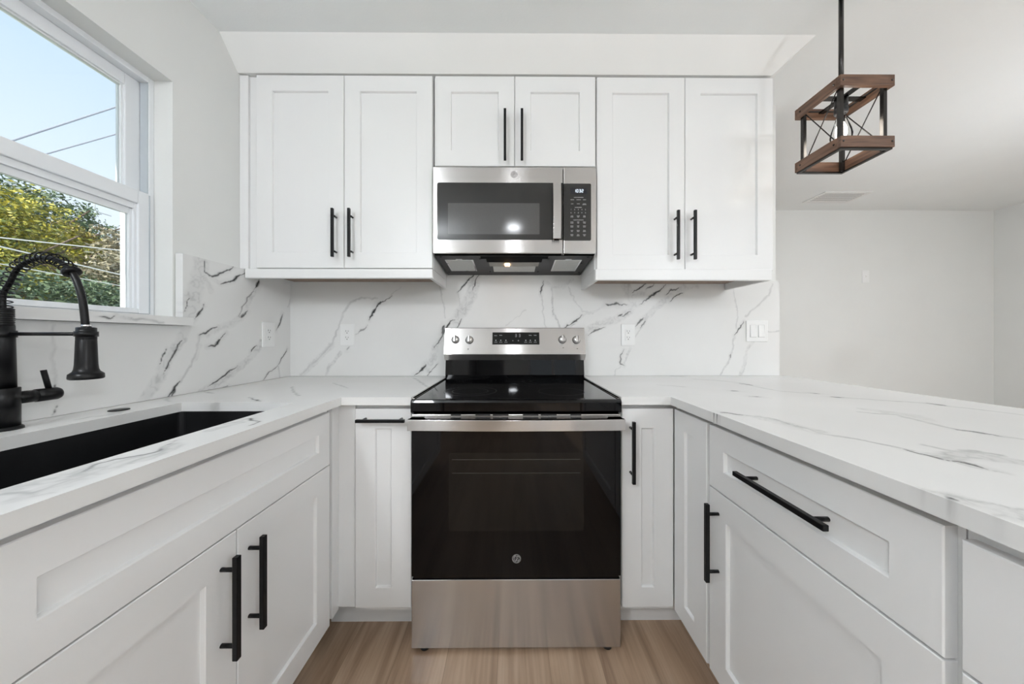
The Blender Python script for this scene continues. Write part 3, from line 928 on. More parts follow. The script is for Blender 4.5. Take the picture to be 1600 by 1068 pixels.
# sink base, left run
t = thing('base_cabinet', 'white shaker sink base cabinet with two doors and a wide false drawer front', 'cabinet', (-0.95, 0.73, 0))
bm = bm_new()
ya, yb = 0.3605, 1.1025
cx0, cx1 = WX + .002, XFL - .0205
# open top so that the bowl hangs inside
box(bm, cx0, cx1, ya, ya + .018, 0.105, ZT); box(bm, cx0, cx1, yb - .0, yb + .016, 0.105, ZT)
box(bm, cx0, cx1, ya, yb, 0.105, 0.123); box(bm, cx0, cx0 + .01, ya, yb, 0.105, ZT); box(bm, cx1 - .02, cx1, ya, yb, 0.105, ZT)
obj('carcass', bm, M_CAB, t)
bm = bm_new(); box(bm, cx1 - .075, cx1 - .06, ya, yb + .03, 0.0, 0.105); obj('toe_kick', bm, M_CAB, t)
M = Mface('left', XFL, ya + .002, ZS + .0015)
shaker('false_drawer', M, yb - ya - .003, ZD1 - ZS - .0015, t, st=.062)
ym = 0.7315
M = Mface('left', XFL, ya + .002, 0.112); d = shaker('door', M, ym - .0013 - ya - .002, ZS - .0015 - 0.112, t)
pull(M, ym - .040 - ya - .002, 0.531 - 0.112, .228, True, d)
M = Mface('left', XFL, ym + .0013, 0.112); d = shaker('door', M, yb - .001 - ym - .0013, ZS - .0015 - 0.112, t)
pull(M, .032, 0.531 - 0.112, .226, True, d)

# next unit on the left run (its edge would be just outside the frame)
t = thing('base_cabinet', 'white shaker base cabinet left of the sink base at the frame edge', 'cabinet', (-0.95, -0.1, 0))
bm = bm_new(); box(bm, cx0, cx1, -0.58, ya - .002, 0.105, ZT); obj('carcass', bm, M_CAB, t)
bm = bm_new(); box(bm, cx1 - .075, cx1 - .06, -0.58, ya - .002, 0.0, 0.105); obj('toe_kick', bm, M_CAB, t)
M = Mface('left', XFL, -0.577, ZS + .0015); d = shaker('drawer', M, .577 + ya - .004, ZD1 - ZS - .0015, t, st=.062)
pull(M, .46, .09, .225, False, d)
M = Mface('left', XFL, -0.577, 0.112); d = shaker('door', M, .577 + ya - .004, ZS - .0015 - 0.112, t)
pull(M, .05, 0.41, .226, True, d)

# pull-out left of the range
px0, px1 = X_at(555, YFB), -0.3705
t = thing('base_cabinet', 'narrow white pull-out cabinet left of the range with a horizontal black handle', 'cabinet', (-0.48, 1.45, 0))
bm = bm_new(); box(bm, px0 - .004, px1, YFB + .0205, WB - .003, 0.105, ZT); obj('carcass', bm, M_CAB, t)
bm = bm_new()
box(bm, cx1 + .002, px0 - .0045, YFB + .0105, YFB + .028, 0.125, ZT, bev=.001)
box(bm, cx1 + .0005, cx1 + .018, yb + .018, YFB + .0102, 0.118, ZT, bev=.001)
obj('filler', bm, M_CAB, t)
bm = bm_new(); box(bm, cx1 - .055, px1, 1.240, 1.255, 0.0, 0.105); obj('toe_kick', bm, M_CAB, t)
M = Mface('back', px0, YFB, 0.130); d = shaker('door', M, px1 - .003 - px0, 0.8665 - 0.130, t)
hx0, hx1 = X_at(555.5, YFB - .034), X_at(632, YFB - .034)
pull(M, (hx0 + hx1) / 2 - px0, 0.830 - 0.130, hx1 - hx0, False, d, post=.034)

# corner unit right of the range
rx0, rx1 = 0.4135, XFR - .0015
t = thing('base_cabinet', 'white corner base cabinet right of the range with two narrow doors meeting in the corner', 'cabinet', (0.85, 1.40, 0))
yq0, yq1 = 0.9585, YFB - .002
bm = bm_new()
box(bm, 0.4015, 1.20, YFB + .0205, WB - .003, 0.105, ZT); box(bm, XFR + .0205, 1.20, yq0 - .004, YFB + .0205, 0.105, ZT)
obj('carcass', bm, M_CAB, t)
bm = bm_new(); box(bm, 0.402, XFR + .09, 1.240, 1.255, 0.0, 0.105); box(bm, XFR + .08, XFR + .095, yq0 - .004, 1.24, 0, .105); obj('toe_kick', bm, M_CAB, t)
M = Mface('back', rx0 - .005, YFB, ZD0 + .003); d = shaker('door', M, rx1 - rx0 + .005, 0.8665 - ZD0 - .003, t)
hx = X_at(990.5, YFB - .034)
pull(M, hx - rx0 + .005, (Z_at(659, hx, YFB - .034) + Z_at(756, hx, YFB - .034)) / 2 - ZD0 - .003, .225, True, d)
M = Mface('right', XFR, yq1, ZD0 - .004); shaker('door', M, yq1 - yq0, ZD1 - ZD0 + .004, t, st=.066)

# drawer over door unit in the peninsula
y0_, y1_ = 0.430, 0.9455
t = thing('base_cabinet', 'white peninsula cabinet with one handled drawer above one handled door', 'cabinet', (0.91, 0.69, 0))
bm = bm_new(); box(bm, XFR + .0205, 1.20, 0.4225, 0.953, 0.105, ZT); obj('carcass', bm, M_CAB, t)
bm = bm_new(); box(bm, XFR + .08, XFR + .095, 0.4225, 0.953, 0, .105); obj('toe_kick', bm, M_CAB, t)
M = Mface('right', XFR, y1_, 0.681); d = shaker('drawer', M, y1_ - y0_, ZD1 - 0.681, t, st=.063)
pull(M, y1_ - 0.675, 0.783 - 0.681, .232, False, d)
M = Mface('right', XFR, y1_, ZD0 - .004); d = shaker('door', M, y1_ - y0_, 0.677 - ZD0 + .004, t)
pull(M, y1_ - 0.903, 0.531 - ZD0 + .004, .227, True, d)

# last unit, half out of the frame
t = thing('base_cabinet', 'white peninsula cabinet cut by the lower right edge of the photo', 'cabinet', (0.91, 0.1, 0))
bm = bm_new(); box(bm, XFR + .0205, 1.20, -0.43, 0.4205, 0.105, ZT); obj('carcass', bm, M_CAB, t)
bm = bm_new(); box(bm, XFR + .08, XFR + .095, -0.43, 0.4205, 0, .105); obj('toe_kick', bm, M_CAB, t)
M = Mface('right', XFR, 0.4135, 0.684); d = shaker('drawer', M, .82, .858 - 0.684, t, st=.060)
pull(M, .42, .09, .232, False, d)
M = Mface('right', XFR, 0.4135, ZD0 - .004); d = shaker('door', M, .82, 0.680 - ZD0 + .004, t)
pull(M, .74, 0.40, .227, True, d)
bm = bm_new(); box(bm, 1.2005, 1.218, -0.43, WB, 0.0, ZT); struct('trim_2', bm, M_CAB)

# ================================================================== RANGE
def arcs(cx, cz, pts, r):
    return [(cx + a * r, cz + b_ * r) for a, b_ in pts]

def badge(parent, x, y, z, r, ring_mat, mark_mat, tilt=0.0):
    """round monogram badge: ring, scrolls and two curled letters"""
    b1 = bm_new()
    tb = bmesh.new()
    lathe(tb, [(r, 0.0), (r, .0012), (r * .97, .0016), (0, .0016)], None, 32)
    merge(b1, tb, Matrix.Translation((x, y, z)) @ Matrix.Rotation(PI / 2, 4, 'X'))
    o = obj('badge', b1, ring_mat, parent)
    b2 = bm_new()
    def st(pts, w):
        tube(b2, [(x + p[0] * r, y - .0019, z + p[1] * r) for p in pts], w * r, 6)
    circ = [(0.88 * math.cos(a), 0.88 * math.sin(a)) for a in np.linspace(0, 2 * PI, 33)]
    st(circ, .07)
    for q in range(4):            # corner scrolls
        a0 = PI / 4 + q * PI / 2
        st([((.80 - .20 * s) * math.cos(a0 + (s - .5) * 1.3), (.80 - .20 * s) * math.sin(a0 + (s - .5) * 1.3)) for s in np.linspace(0, 1, 8)], .06)
    G = [(-.02, .40), (-.15, .55), (-.38, .48), (-.52, .18), (-.48, -.18), (-.28, -.38), (-.08, -.28), (-.04, -.02), (-.20, .05), (-.02, .0), (0.02, -.30), (-.12, -.55), (-.40, -.52)]
    E = [(.42, .38), (.30, .55), (.10, .42), (.14, .18), (.34, .10), (.12, .02), (.04, -.22), (.18, -.45), (.42, -.38), (.52, -.15)]
    st(G, .065); st(E, .065)
    obj('monogram', b2, mark_mat, o)
    return o

def kitchen_range():
    xl, xr = -0.3625, 0.3935
    xc = (xl + xr) / 2
    t = thing('range', 'freestanding stainless electric range with black glass cooktop and oven door', 'range', (xc, 1.42, 0))
    YF = 1.117
    # body
    bm = bm_new()
    box(bm, xl + .004, xr - .004, 1.166, 1.748, 0.03, 0.862, bev=.002)
    obj('body', bm, M_DARKGREY, t)
    # feet
    for x in (xl + .045, xr - .045):
        for y in (1.138, 1.70):
            bm = bm_new(); lathe(bm, [(.017, 0), (.017, .009), (.010, .0115), (.010, .012 if y < 1.5 else .032)], Matrix.Translation((x, y, 0)), 16)
            obj('foot', bm, M_BLACKP, t)
    # cooktop: glossy top with a deep rounded front lip
    bm = bm_new()
    prof = [(YF + .006, .858), (YF + .0015, .861), (YF, .866), (YF, .896), (YF + .003, .9035), (YF + .010, .9065), (1.70, .9065), (1.70, .864), (1.16, .864), (1.15, .858)]
    prism(bm, prof, 'x', xl - .002, xr + .002, bev=0.0)
    ct = obj('cooktop', bm, M_GLASSB, t)
    for (a, b_) in ((xl - .0045, xl + .0085), (xr - .0085, xr + .0045)):      # steel side trims of the glass
        bm = bm_new(); box(bm, a, b_, YF + .016, 1.700, .9068, .9092, bev=.0008)
        obj('side_trim', bm, M_STEEL, ct)
    # printed burner rings
    for (bx, by, rr) in ((xc - .195, 1.60, (.075,)), (xc + .155, 1.58, (.115, .078)), (xc - .19, 1.30, (.11, .075)), (xc + .19, 1.29, (.095,)), (xc, 1.63, (.05,))):
        bm = bm_new()
        for r in rr:
            n = 64
            a = [bm.verts.new((bx + (r) * math.cos(2 * PI * k / n), by + r * math.sin(2 * PI * k / n), .9069)) for k in range(n)]
            b_ = [bm.verts.new((bx + (r - .002) * math.cos(2 * PI * k / n), by + (r - .002) * math.sin(2 * PI * k / n), .9069)) for k in range(n)]
            for k in range(n):
                bm.faces.new([a[k], a[(k + 1) % n], b_[(k + 1) % n], b_[k]])
        obj('burner_ring', bm, M_RING, ct)
    # backguard: black glass base and a slanted steel control panel
    bm = bm_new()
    prism(bm, [(1.703, .9066), (1.676, .9066), (1.672, .93), (1.680, 1.012), (1.753, 1.012), (1.753, .862), (1.703, .862)], 'x', xl + .004, xr - .004)
    obj('backguard_glass', bm, M_GLASSB, t)
    bm = bm_new()
    # side profile (y, z): undercut strip, then the slanted face
    prof = [(1.690, 1.008), (1.6765, 1.0095), (1.6565, 1.042), (1.657, 1.0455), (1.692, 1.181), (1.698, 1.185), (1.7535, 1.185), (1.7535, 1.013), (1.68, 1.013)]
    prism(bm, prof, 'x', xl - .001, xr + .001)
    panel = obj('control_panel', bm, M_STEEL, t)
    # slanted plane helpers
    P0 = Vector((0, 1.657, 1.0445)); P1 = Vector((0, 1.692, 1.181))
    dv = (P1 - P0).normalized(); nv = Vector((0, -dv.z, dv.y))
    tilt = math.atan2(dv.y, dv.z)
    def on_panel(px, py):
        # intersect the view ray with the slanted panel
        lo, hi = 0.0, (P1 - P0).length
        for _ in range(40):
            m = (lo + hi) / 2; p = P0 + dv * m
            if Z_at(py, xc, p.y) > p.z: lo = m
            else: hi = m
        p = P0 + dv * lo
        return Vector((X_at(px, p.y), p.y, p.z))
    def panel_M(p, off=0.0):
        q = p + nv * off
        return Matrix.Translation(q) @ Matrix.Rotation(-tilt, 4, 'X')
    a, b_ = on_panel(769.5, 519), on_panel(843, 538)
    cen = (a + b_) / 2
    tb = bmesh.new(); w = (b_.x - a.x) / 2; h = (a - b_).yz.length / 2
    box(tb, -w, w, -.0012, .001, -h, h, bev=.0006)
    bm = bm_new(); merge(bm, tb, panel_M(cen)); disp = obj('display', bm, mat('panel_black', (.012, .012, .011), .5, spec=.12, noise=.05), panel)
    # tiny printed legends on the display
    bm = bm_new()
    def mark(px, py, wpx, hpx):
        p = on_panel(px, py); s = p.y / F
        tb = bmesh.new(); box(tb, -wpx * s / 2, wpx * s / 2, -.0018, -.0010, -hpx * s / 2, hpx * s / 2)
        merge(bm, tb, panel_M(p))
    for px_, py_ in ((774.5, 524), (782.5, 523.5), (828.5, 523.5), (836.2, 523.5)):
        for k in range(4): mark(px_ - 1.7 + k * 1.1, py_ + (k % 2) * .35, .7, 1.0)
    for px_ in (774.8, 782.5, 790.5, 821.5, 828.6, 836.3):
        mark(px_, 531.6, 1.6, 1.8)
        for k in range(4): mark(px_ - 1.8 + k * 1.2, 534.4, .8, .7)
    mark(801.3, 532, 1.4, .8); mark(810, 532, 2.2, .5); mark(810, 532, .5, 2.2)
    for k in range(2):
        for (dx, dy, ww, hh) in ((0, -2, 2.0, .5), (0, 0, 2.0, .5), (0, 2, 2.0, .5), (1.0, -1, .5, 2), (1.0, 1, .5, 2)):
            mark(806.0 + k * 5.8 + dx, 524 + dy, ww, hh)
    obj('legend', bm, mat('display_legend', (0.36, 0.37, 0.37), .5, noise=.02), disp)
    # knobs
    for px_, py_ in ((711.5, 530.5), (733.5, 531), (878.5, 530.5), (900.5, 531)):
        p = on_panel(px_, py_)
        tb = bmesh.new()
        lathe(tb, [(.0185, 0), (.0190, .004), (.0175, .006), (.0165, .020), (.0150, .0225), (0, .0225)], Matrix.Rotation(PI / 2, 4, 'X'), 32)
        box(tb, -.0062, .0035, -.031, -.018, -.0165, .0185, bev=.0018)
        bm = bm_new(); merge(bm, tb, panel_M(p, .0005)); k = obj('knob', bm, M_STEELD, panel)
        tb = bmesh.new(); lathe(tb, [(.0215, 0), (.0215, .0016), (.019, .0018)], Matrix.Rotation(PI / 2, 4, 'X'), 32)
        box(tb, .0036, .0052, -.0312, -.0225, -.0155, .0185)
        bm = bm_new(); merge(bm, tb, panel_M(p)); obj('knob_skirt', bm, M_DARKGREY, k)
    bm = bm_new()      # dot legends under the knobs
    for px_, py_ in ((709.5, 546), (731.5, 545), (880, 543), (902, 544.5)):
        p = on_panel(px_, py_)
        tb = bmesh.new(); box(tb, -.0022, .0022, -.0007, .0004, -.0022, .0022, bev=.0003); merge(bm, tb, panel_M(p))
        tb = bmesh.new(); lathe(tb, [(.0235, 0), (.0235, .0003), (.0228, .0003), (.0228, 0)], Matrix.Rotation(PI / 2, 4, 'X'), 24)
        tb.free()
    obj('legend', bm, M_PRINTK, panel)

    # oven door -----------------------------------------------------------
    z0, z1 = 0.2705, 0.795
    bm = bm_new()
    box(bm, xl, xr, YF + .004, 1.160, z0, 0.8535, bev=.003)
    door = obj('oven_door', bm, M_STEEL, t)
    bm = bm_new(); box(bm, xl + .001, xr - .001, YF, YF + .0045, z0 + .001, z1 + .002, bev=.0015)
    obj('door_glass', bm, M_GLASSB, door)
    wx0, wx1 = X_at(701, YF), X_at(912, YF)
    wz0, wz1 = Z_at(829, 0, YF), Z_at(707, 0, YF)
    bm = bm_new(); prism(bm, rrect((wx0 + wx1) / 2, (wz0 + wz1) / 2, wx1 - wx0, wz1 - wz0, .006), 'y', YF - .0004, YF + .002)
    obj('oven_window', bm, M_OVENWIN, door)
    bm = bm_new()
    for py_ in (717.5, 738.5):
        zz = Z_at(py_, 0, YF); box(bm, wx0 + .012, wx1 - .012, YF - .0007, YF + .0005, zz - .0011, zz + .0011)
    obj('oven_rack', bm, mat('rack_glint', (0.035, 0.033, 0.031), .4, noise=.1), door)
    # vented steel cap over the glass, slots, and wide bar handle
    for (a_, b__) in ((704, 720), (742.5, 766), (770, 794.5), (817, 841.5), (845, 870), (891.5, 908.5)):
        x0_, x1_ = X_at(a_, YF), X_at(b__, YF)
        for py_ in (648.0, 653.2):
            zz = Z_at(py_, 0, YF); bm = bm_new(); box(bm, x0_, x1_, YF + .002, YF + .006, zz - .0028, zz + .0028, bev=.0006)
            obj('vent_slot', bm, M_BLACKP, door)
    yh = 1.072
    bm = bm_new()
    zt, zb = Z_at(656, 0, yh), Z_at(673.5, 0, yh)
    n = 24; W = xr - xl + .004
    front, back = [], []
    for k in range(n + 1):
        s_ = -1 + 2 * k / n
        bow = 0.010 * (1 - s_ * s_)
        front.append((xc + s_ * W / 2, yh - bow + .006)); back.append((xc + s_ * W / 2, yh - bow + .024))
    prism(bm, front + back[::-1], 'z', zb, zt, bev=0.0015)
    for s_ in (-1, 1):       # end brackets
        xa = xc + s_ * (W / 2 - .034)
        prism(bm, [(xa - .032, yh + .010), (xa + .032, yh + .010), (xa + .032, YF + .006), (xa - s_ * 0 - .032 * (1 if s_ > 0 else 1) + (.018 if s_ > 0 else 0), YF + .006)] if s_ > 0 else
                   [(xa - .032, yh + .010), (xa + .032, yh + .010), (xa + .014, YF + .006), (xa - .032, YF + .006)], 'z', zb + .004, zt - .001, bev=.001)
    obj('handle', bm, M_STEEL, door)
    badge(door, X_at(807, YF), YF, Z_at(872, 0, YF), .0165, mat('badge_dark', (.03, .03, .03), .3, noise=.05), mat('badge_silver', (.36, .36, .36), .35, metal=.6, noise=.03))
    # storage drawer with the recessed black lip above it
    bm = bm_new()
    box(bm, xl + .001, xr - .001, YF + .001, 1.160, 0.0125, Z_at(905.5, 0, YF), bev=.002)
    dw = obj('storage_drawer', bm, M_STEEL, t)
    bm = bm_new(); box(bm, xl + .008, xr - .008, YF + .006, 1.160, .2585, .2705, bev=.001); obj('drawer_lip', bm, M_GLASSB, dw)
    return t
kitchen_range()

# ================================================================== MICROWAVE
def microwave():
    YM = 1.428
    xl, xr = X_at(675.8, YM), X_at(931.8, YM)
    xs = X_at(880, YM)
    zt, zb = Z_at(260.3, 0, YM), Z_at(396, 0, YM)
    xc = (xl + xr) / 2
    xb0, xb1 = max(xl + .004, -0.3675), min(xr - .004, 0.3875)
    t = thing('microwave', 'stainless over-the-range microwave with black glass door and keypad', 'microwave', (xc, 1.6, 1.483))
    bm = bm_new()
    zr = 1.4835
    prism(bm, [(1.462, zb - .001), (SB - .003, zr), (SB - .003, 1.924), (1.462, 1.924)], 'x', xb0, xb1, bev=.001)
    obj('body', bm, M_DARKGREY, t)
    # stainless door and control column
    bm = bm_new(); box(bm, xl, xs - .0012, YM, 1.4615, zb, zt, bev=.004, seg=3)
    door = obj('door', bm, M_STEEL, t)
    bm = bm_new(); box(bm, xs + .0012, xr, YM, 1.4615, zb, zt, bev=.004, seg=3)
    ctl = obj('control_panel', bm, M_STEEL, t)
    def rect(px0, px1, py0, py1):
        return X_at(px0, YM), X_at(px1, YM), Z_at(py1, 0, YM), Z_at(py0, 0, YM)
    def glass(px0, px1, py0, py1, rl, rr, y0, y1):
        a, b_, c, d = rect(px0, px1, py0, py1)
        P = []
        for (x, z, r, a0) in ((b_, d, rr, 0), (a, d, rl, PI / 2), (a, c, rl, PI), (b_, c, rr, 1.5 * PI)):
            cx_ = x - r if x == b_ else x + r; cz_ = z - r if z == d else z + r
            for k in range(6):
                q = a0 + k / 5 * PI / 2
                P.append((cx_ + r * math.cos(q), cz_ + r * math.sin(q)))
        b = bm_new(); prism(b, P, 'y', y0, y1); return b
    obj('door_glass', glass(683, 879.2, 285.5, 374.5, .007, .0004, YM - .0012, YM + .002), M_MWGLASS, door)
    obj('window', glass(700, 843, 317.5, 366, .003, .003, YM - .0016, YM), M_MWWIN, door)
    obj('keypad', glass(880.9, 923.5, 286.5, 375.5, .0004, .007, YM - .0012, YM + .002), M_MWGLASS, ctl)
    a, b_, c, d = rect(891, 916.5, 293.5, 303)
    bm = bm_new(); box(bm, a, b_, YM - .0018, YM, c, d); disp = obj('clock_display', bm, M_DISPLAY, ctl)
    # clock digits as seven segment strokes
    bm = bm_new()
    SEG = {'1': 'bc', '0': 'abcdef', '3': 'abgcd', '2': 'abged'}
    for i, ch in enumerate('1032'):
        x0 = X_at(898.2 + i * 3.9, YM); z0 = Z_at(298.1, 0, YM); w, h, s_ = .0034, .0062, .0009
        R = {'a': (-w, w, h - s_, h + s_), 'g': (-w, w, -s_, s_), 'd': (-w, w, -h - s_, -h + s_), 'b': (w - s_, w + s_, 0, h), 'c': (w - s_, w + s_, -h, 0),
             'f': (-w - s_, -w + s_, 0, h), 'e': (-w - s_, -w + s_, -h, 0)}
        for k in SEG[ch]:
            q = R[k]; box(bm, x0 + q[0], x0 + q[1], YM - .0024, YM - .0017, z0 + q[2], z0 + q[3])
    obj('clock_digits', bm, M_LEDSEG, disp)
    # keypad print
    bm = bm_new()
    def dashes(px, py, n, pitch=0.95, h=1.0):
        rnd = random.Random(int(px * 31 + py * 7))
        for k in range(n):
            x = X_at(px + (k - (n - 1) / 2) * pitch, YM); z = Z_at(py, 0, YM); s_ = YM / F
            hh = h * s_ * (0.35 + .2 * rnd.random()); ww = pitch * s_ * .34
            box(bm, x - ww, x + ww, YM - .0017, YM - .0010, z - hh, z + hh)
    dashes(904, 308.2, 15, 1.0, 1.1)
    for x, n in ((894, 6), (904, 7), (913, 5)): dashes(x, 311.8, n)
    for x, n in ((894, 4), (903.5, 5), (913, 5)): dashes(x, 318.2, n)
    dashes(913, 319.6, 7, .9, .7)
    dashes(903.5, 323.8, 11, 1.0, 1.1)
    for y in (338, 347.5, 353.6, 360.6, 367.2):
        for i, x in enumerate((893.5, 903.3, 913)):
            dashes(x, y - .9, 4 + (i + int(y)) % 2); dashes(x, y + .8, 3 + (i + int(y)) % 3)
    dashes(903.6, 343.5, 16, 1.0, 1.0)
    kp = obj('keypad_print', bm, mat('keypad_print', (.42, .42, .42), .5, noise=.02), ctl)
    for r, row in enumerate(('12345', '67890')):
        for i, ch in enumerate(row):
            cu = bpy.data.curves.new('digit', 'FONT'); cu.body = ch; cu.size = .0085; cu.align_x = 'CENTER'; cu.align_y = 'CENTER'
            to = bpy.data.objects.new('digit', cu); COL.objects.link(to)
            bpy.context.view_layer.update()
            me = bpy.data.meshes.new_from_object(to.evaluated_get(bpy.context.evaluated_depsgraph_get()))
            bpy.data.objects.remove(to)
            tb = bmesh.new(); tb.from_mesh(me)
            if r == 0 and i == 0: dig = bm_new()
            merge(dig, tb, Matrix.Translation((X_at(892.2 + i * 5.6, YM), YM - .0016, Z_at(327.3 + r * 5, 0, YM))) @ Matrix.Rotation(PI / 2, 4, 'X'))
    obj('digits', dig, mat('keypad_digits', (.5, .5, .5), .5, noise=.02), ctl)
    # vertical bar handle
    bm = bm_new()
    a, b_ = X_at(864.5, YM - .03), X_at(877, YM - .03)
    z0, z1 = Z_at(372, 0, YM - .03), Z_at(284, 0, YM - .03)
    n = 16; fr, bk = [], []
    for k in range(n + 1):
        s_ = -1 + 2 * k / n
        bow = .008 * (1 - s_ * s_)
        zz = (z0 + z1) / 2 + s_ * (z1 - z0) / 2
        fr.append((YM - .026 - bow, zz)); bk.append((YM - .016 - bow, zz))
    prism(bm, fr + bk[::-1], 'x', a, b_, bev=.0015)
    for zz in (z0 + .008, z1 - .008):
        box(bm, a + .004, b_ - .004, YM - .018, YM, zz - .008, zz + .008, bev=.002)
    obj('handle', bm, M_STEEL, door)
    badge(door, X_at(803.5, YM), YM, Z_at(272.5, 0, YM), .0165, mat('badge_grey', (.42, .40, .40), .4, metal=.5, noise=.03), mat('badge_light', (.62, .60, .60), .4, metal=.5, noise=.03))
    # underside: dark plate with two filters and a recessed lamp
    def und(y): return (zb - .001) + (zr - zb + .001) * (y - 1.462) / (SB - .003 - 1.462)
    def quad_plate(b, x0, x1, y0, y1, off, th, sk=0.0):
        vsx = []
        for (x, y) in ((x0, y0), (x1, y0), (x1 + sk, y1), (x0 + sk, y1)):
            vsx.append((x, y, und(y)))
        lo = [b.verts.new((x, y, z - off - th)) for x, y, z in vsx]; hi = [b.verts.new((x, y, z - off + .0005)) for x, y, z in vsx]
        b.faces.new(lo); b.faces.new(hi[::-1])
        for i in range(4): b.faces.new([lo[i], hi[i], hi[(i + 1) % 4], lo[(i + 1) % 4]])
    for (x0, x1) in ((-0.322, -0.192), (0.212, 0.336)):
        bm = bm_new(); quad_plate(bm, x0, x1, 1.512, 1.668, 0.0, .002); fl_ = obj('grease_filter', bm, M_MESHF, t)
        bm = bm_new()
        quad_plate(bm, x0 - .004, x0 + .003, 1.507, 1.673, 0, .0035); quad_plate(bm, x1 - .003, x1 + .004, 1.507, 1.673, 0, .0035)
        quad_plate(bm, x0 + .0031, x1 - .0031, 1.507, 1.514, 0, .0035); quad_plate(bm, x0 + .0031, x1 - .0031, 1.666, 1.673, 0, .0035)
        quad_plate(bm, (x0 + x1) / 2 - .015, (x0 + x1) / 2 + .015, 1.499, 1.508, 0, .003)
        obj('filter_frame', bm, M_CHROME, fl_)
    bm = bm_new(); quad_plate(bm, -0.150, 0.172, 1.468, 1.500, 0, .0012); quad_plate(bm, -0.125, 0.147, 1.5002, 1.545, 0, .0012); obj('lamp_recess', bm, mat('recess_black', (.003, .003, .003), .7, spec=.1, noise=.05), t)
    bm = bm_new(); quad_plate(bm, -0.115, 0.135, 1.548, 1.60, 0, .003); lens = obj('lamp_lens', bm, mat('lamp_lens', (.35, .33, .30), .2, noise=.05), t)
    bm = bm_new(); quad_plate(bm, -0.035, -0.012, 1.558, 1.588, .003, .003); obj('bulb', bm, M_HOODBULB, lens)
    bm = bm_new(); quad_plate(bm, -0.098, 0.122, 1.608, 1.69, 0, .002); obj('lamp_cover', bm, M_MESHF, t)
    for sx in (-1, 1):
        for (dx, y) in ((.35, 1.475), (.335, 1.56), (.355, 1.70), (.13, 1.69), (.165, 1.50)):
            bm = bm_new(); lathe(bm, [(.006, 0), (.005, .003), (0, .003)], Matrix.Translation((xc + sx * dx, y, und(y) - .0005)) @ Matrix.Rotation(PI, 4, 'X'), 12)
            obj('screw', bm, M_BLACKP, t)
    return t
microwave()

# ================================================================== SINK, FAUCET, CAP
def sink():
    t = thing('sink', 'black undermount composite sink set in the left countertop', 'sink', (-0.91, 0.72, 0.66))
    x0, x1, y0, y1 = SKX[0] - .004, SKX[1] + .004, SKY[0] - .004, SKY[1] + .004
    zt, zb, th = ZT - .0002, 0.665, .008
    bm = bm_new()
    R = lambda z, e, r: [(x, y, z) for x, y in rrect((x0 + x1) / 2, (y0 + y1) / 2, x1 - x0 + 2 * e, y1 - y0 + 2 * e, r, 6)]
    rings = [R(zt, .02, .03), R(zt, 0, .018), R(zt - .03, -.001, .018), R(zb + .02, -.004, .020), R(zb, -.022, .03)]
    outer = [R(zb - th, -.02, .03), R(zb + .012, th - .002, .03), R(zt - .012, th, .03), R(zt - .012, .02, .03)]
    seq = [[bm.verts.new(p) for p in r] for r in rings]
    seqo = [[bm.verts.new(p) for p in r] for r in outer]
    n = len(seq[0])
    def band(A, B):
        for k in range(n):
            f = bm.faces.new([A[k], A[(k + 1) % n], B[(k + 1) % n], B[k]]); f.smooth = False
    for A, B in zip(seq[:-1], seq[1:]): band(A, B)
    for A, B in zip(seqo[:-1], seqo[1:]): band(A, B)
    band(seqo[-1], seq[0])
    bm.faces.new(seq[-1]); bm.faces.new(seqo[0])
    obj('bowl', bm, M_SINK, t)
    bm = bm_new()
    lathe(bm, [(.055, 0), (.055, .003), (.045, .004), (.042, .001), (0, .001)], Matrix.Translation((-0.91, .72, zb)), 32)
    obj('drain', bm, M_CHROME, t)
sink()

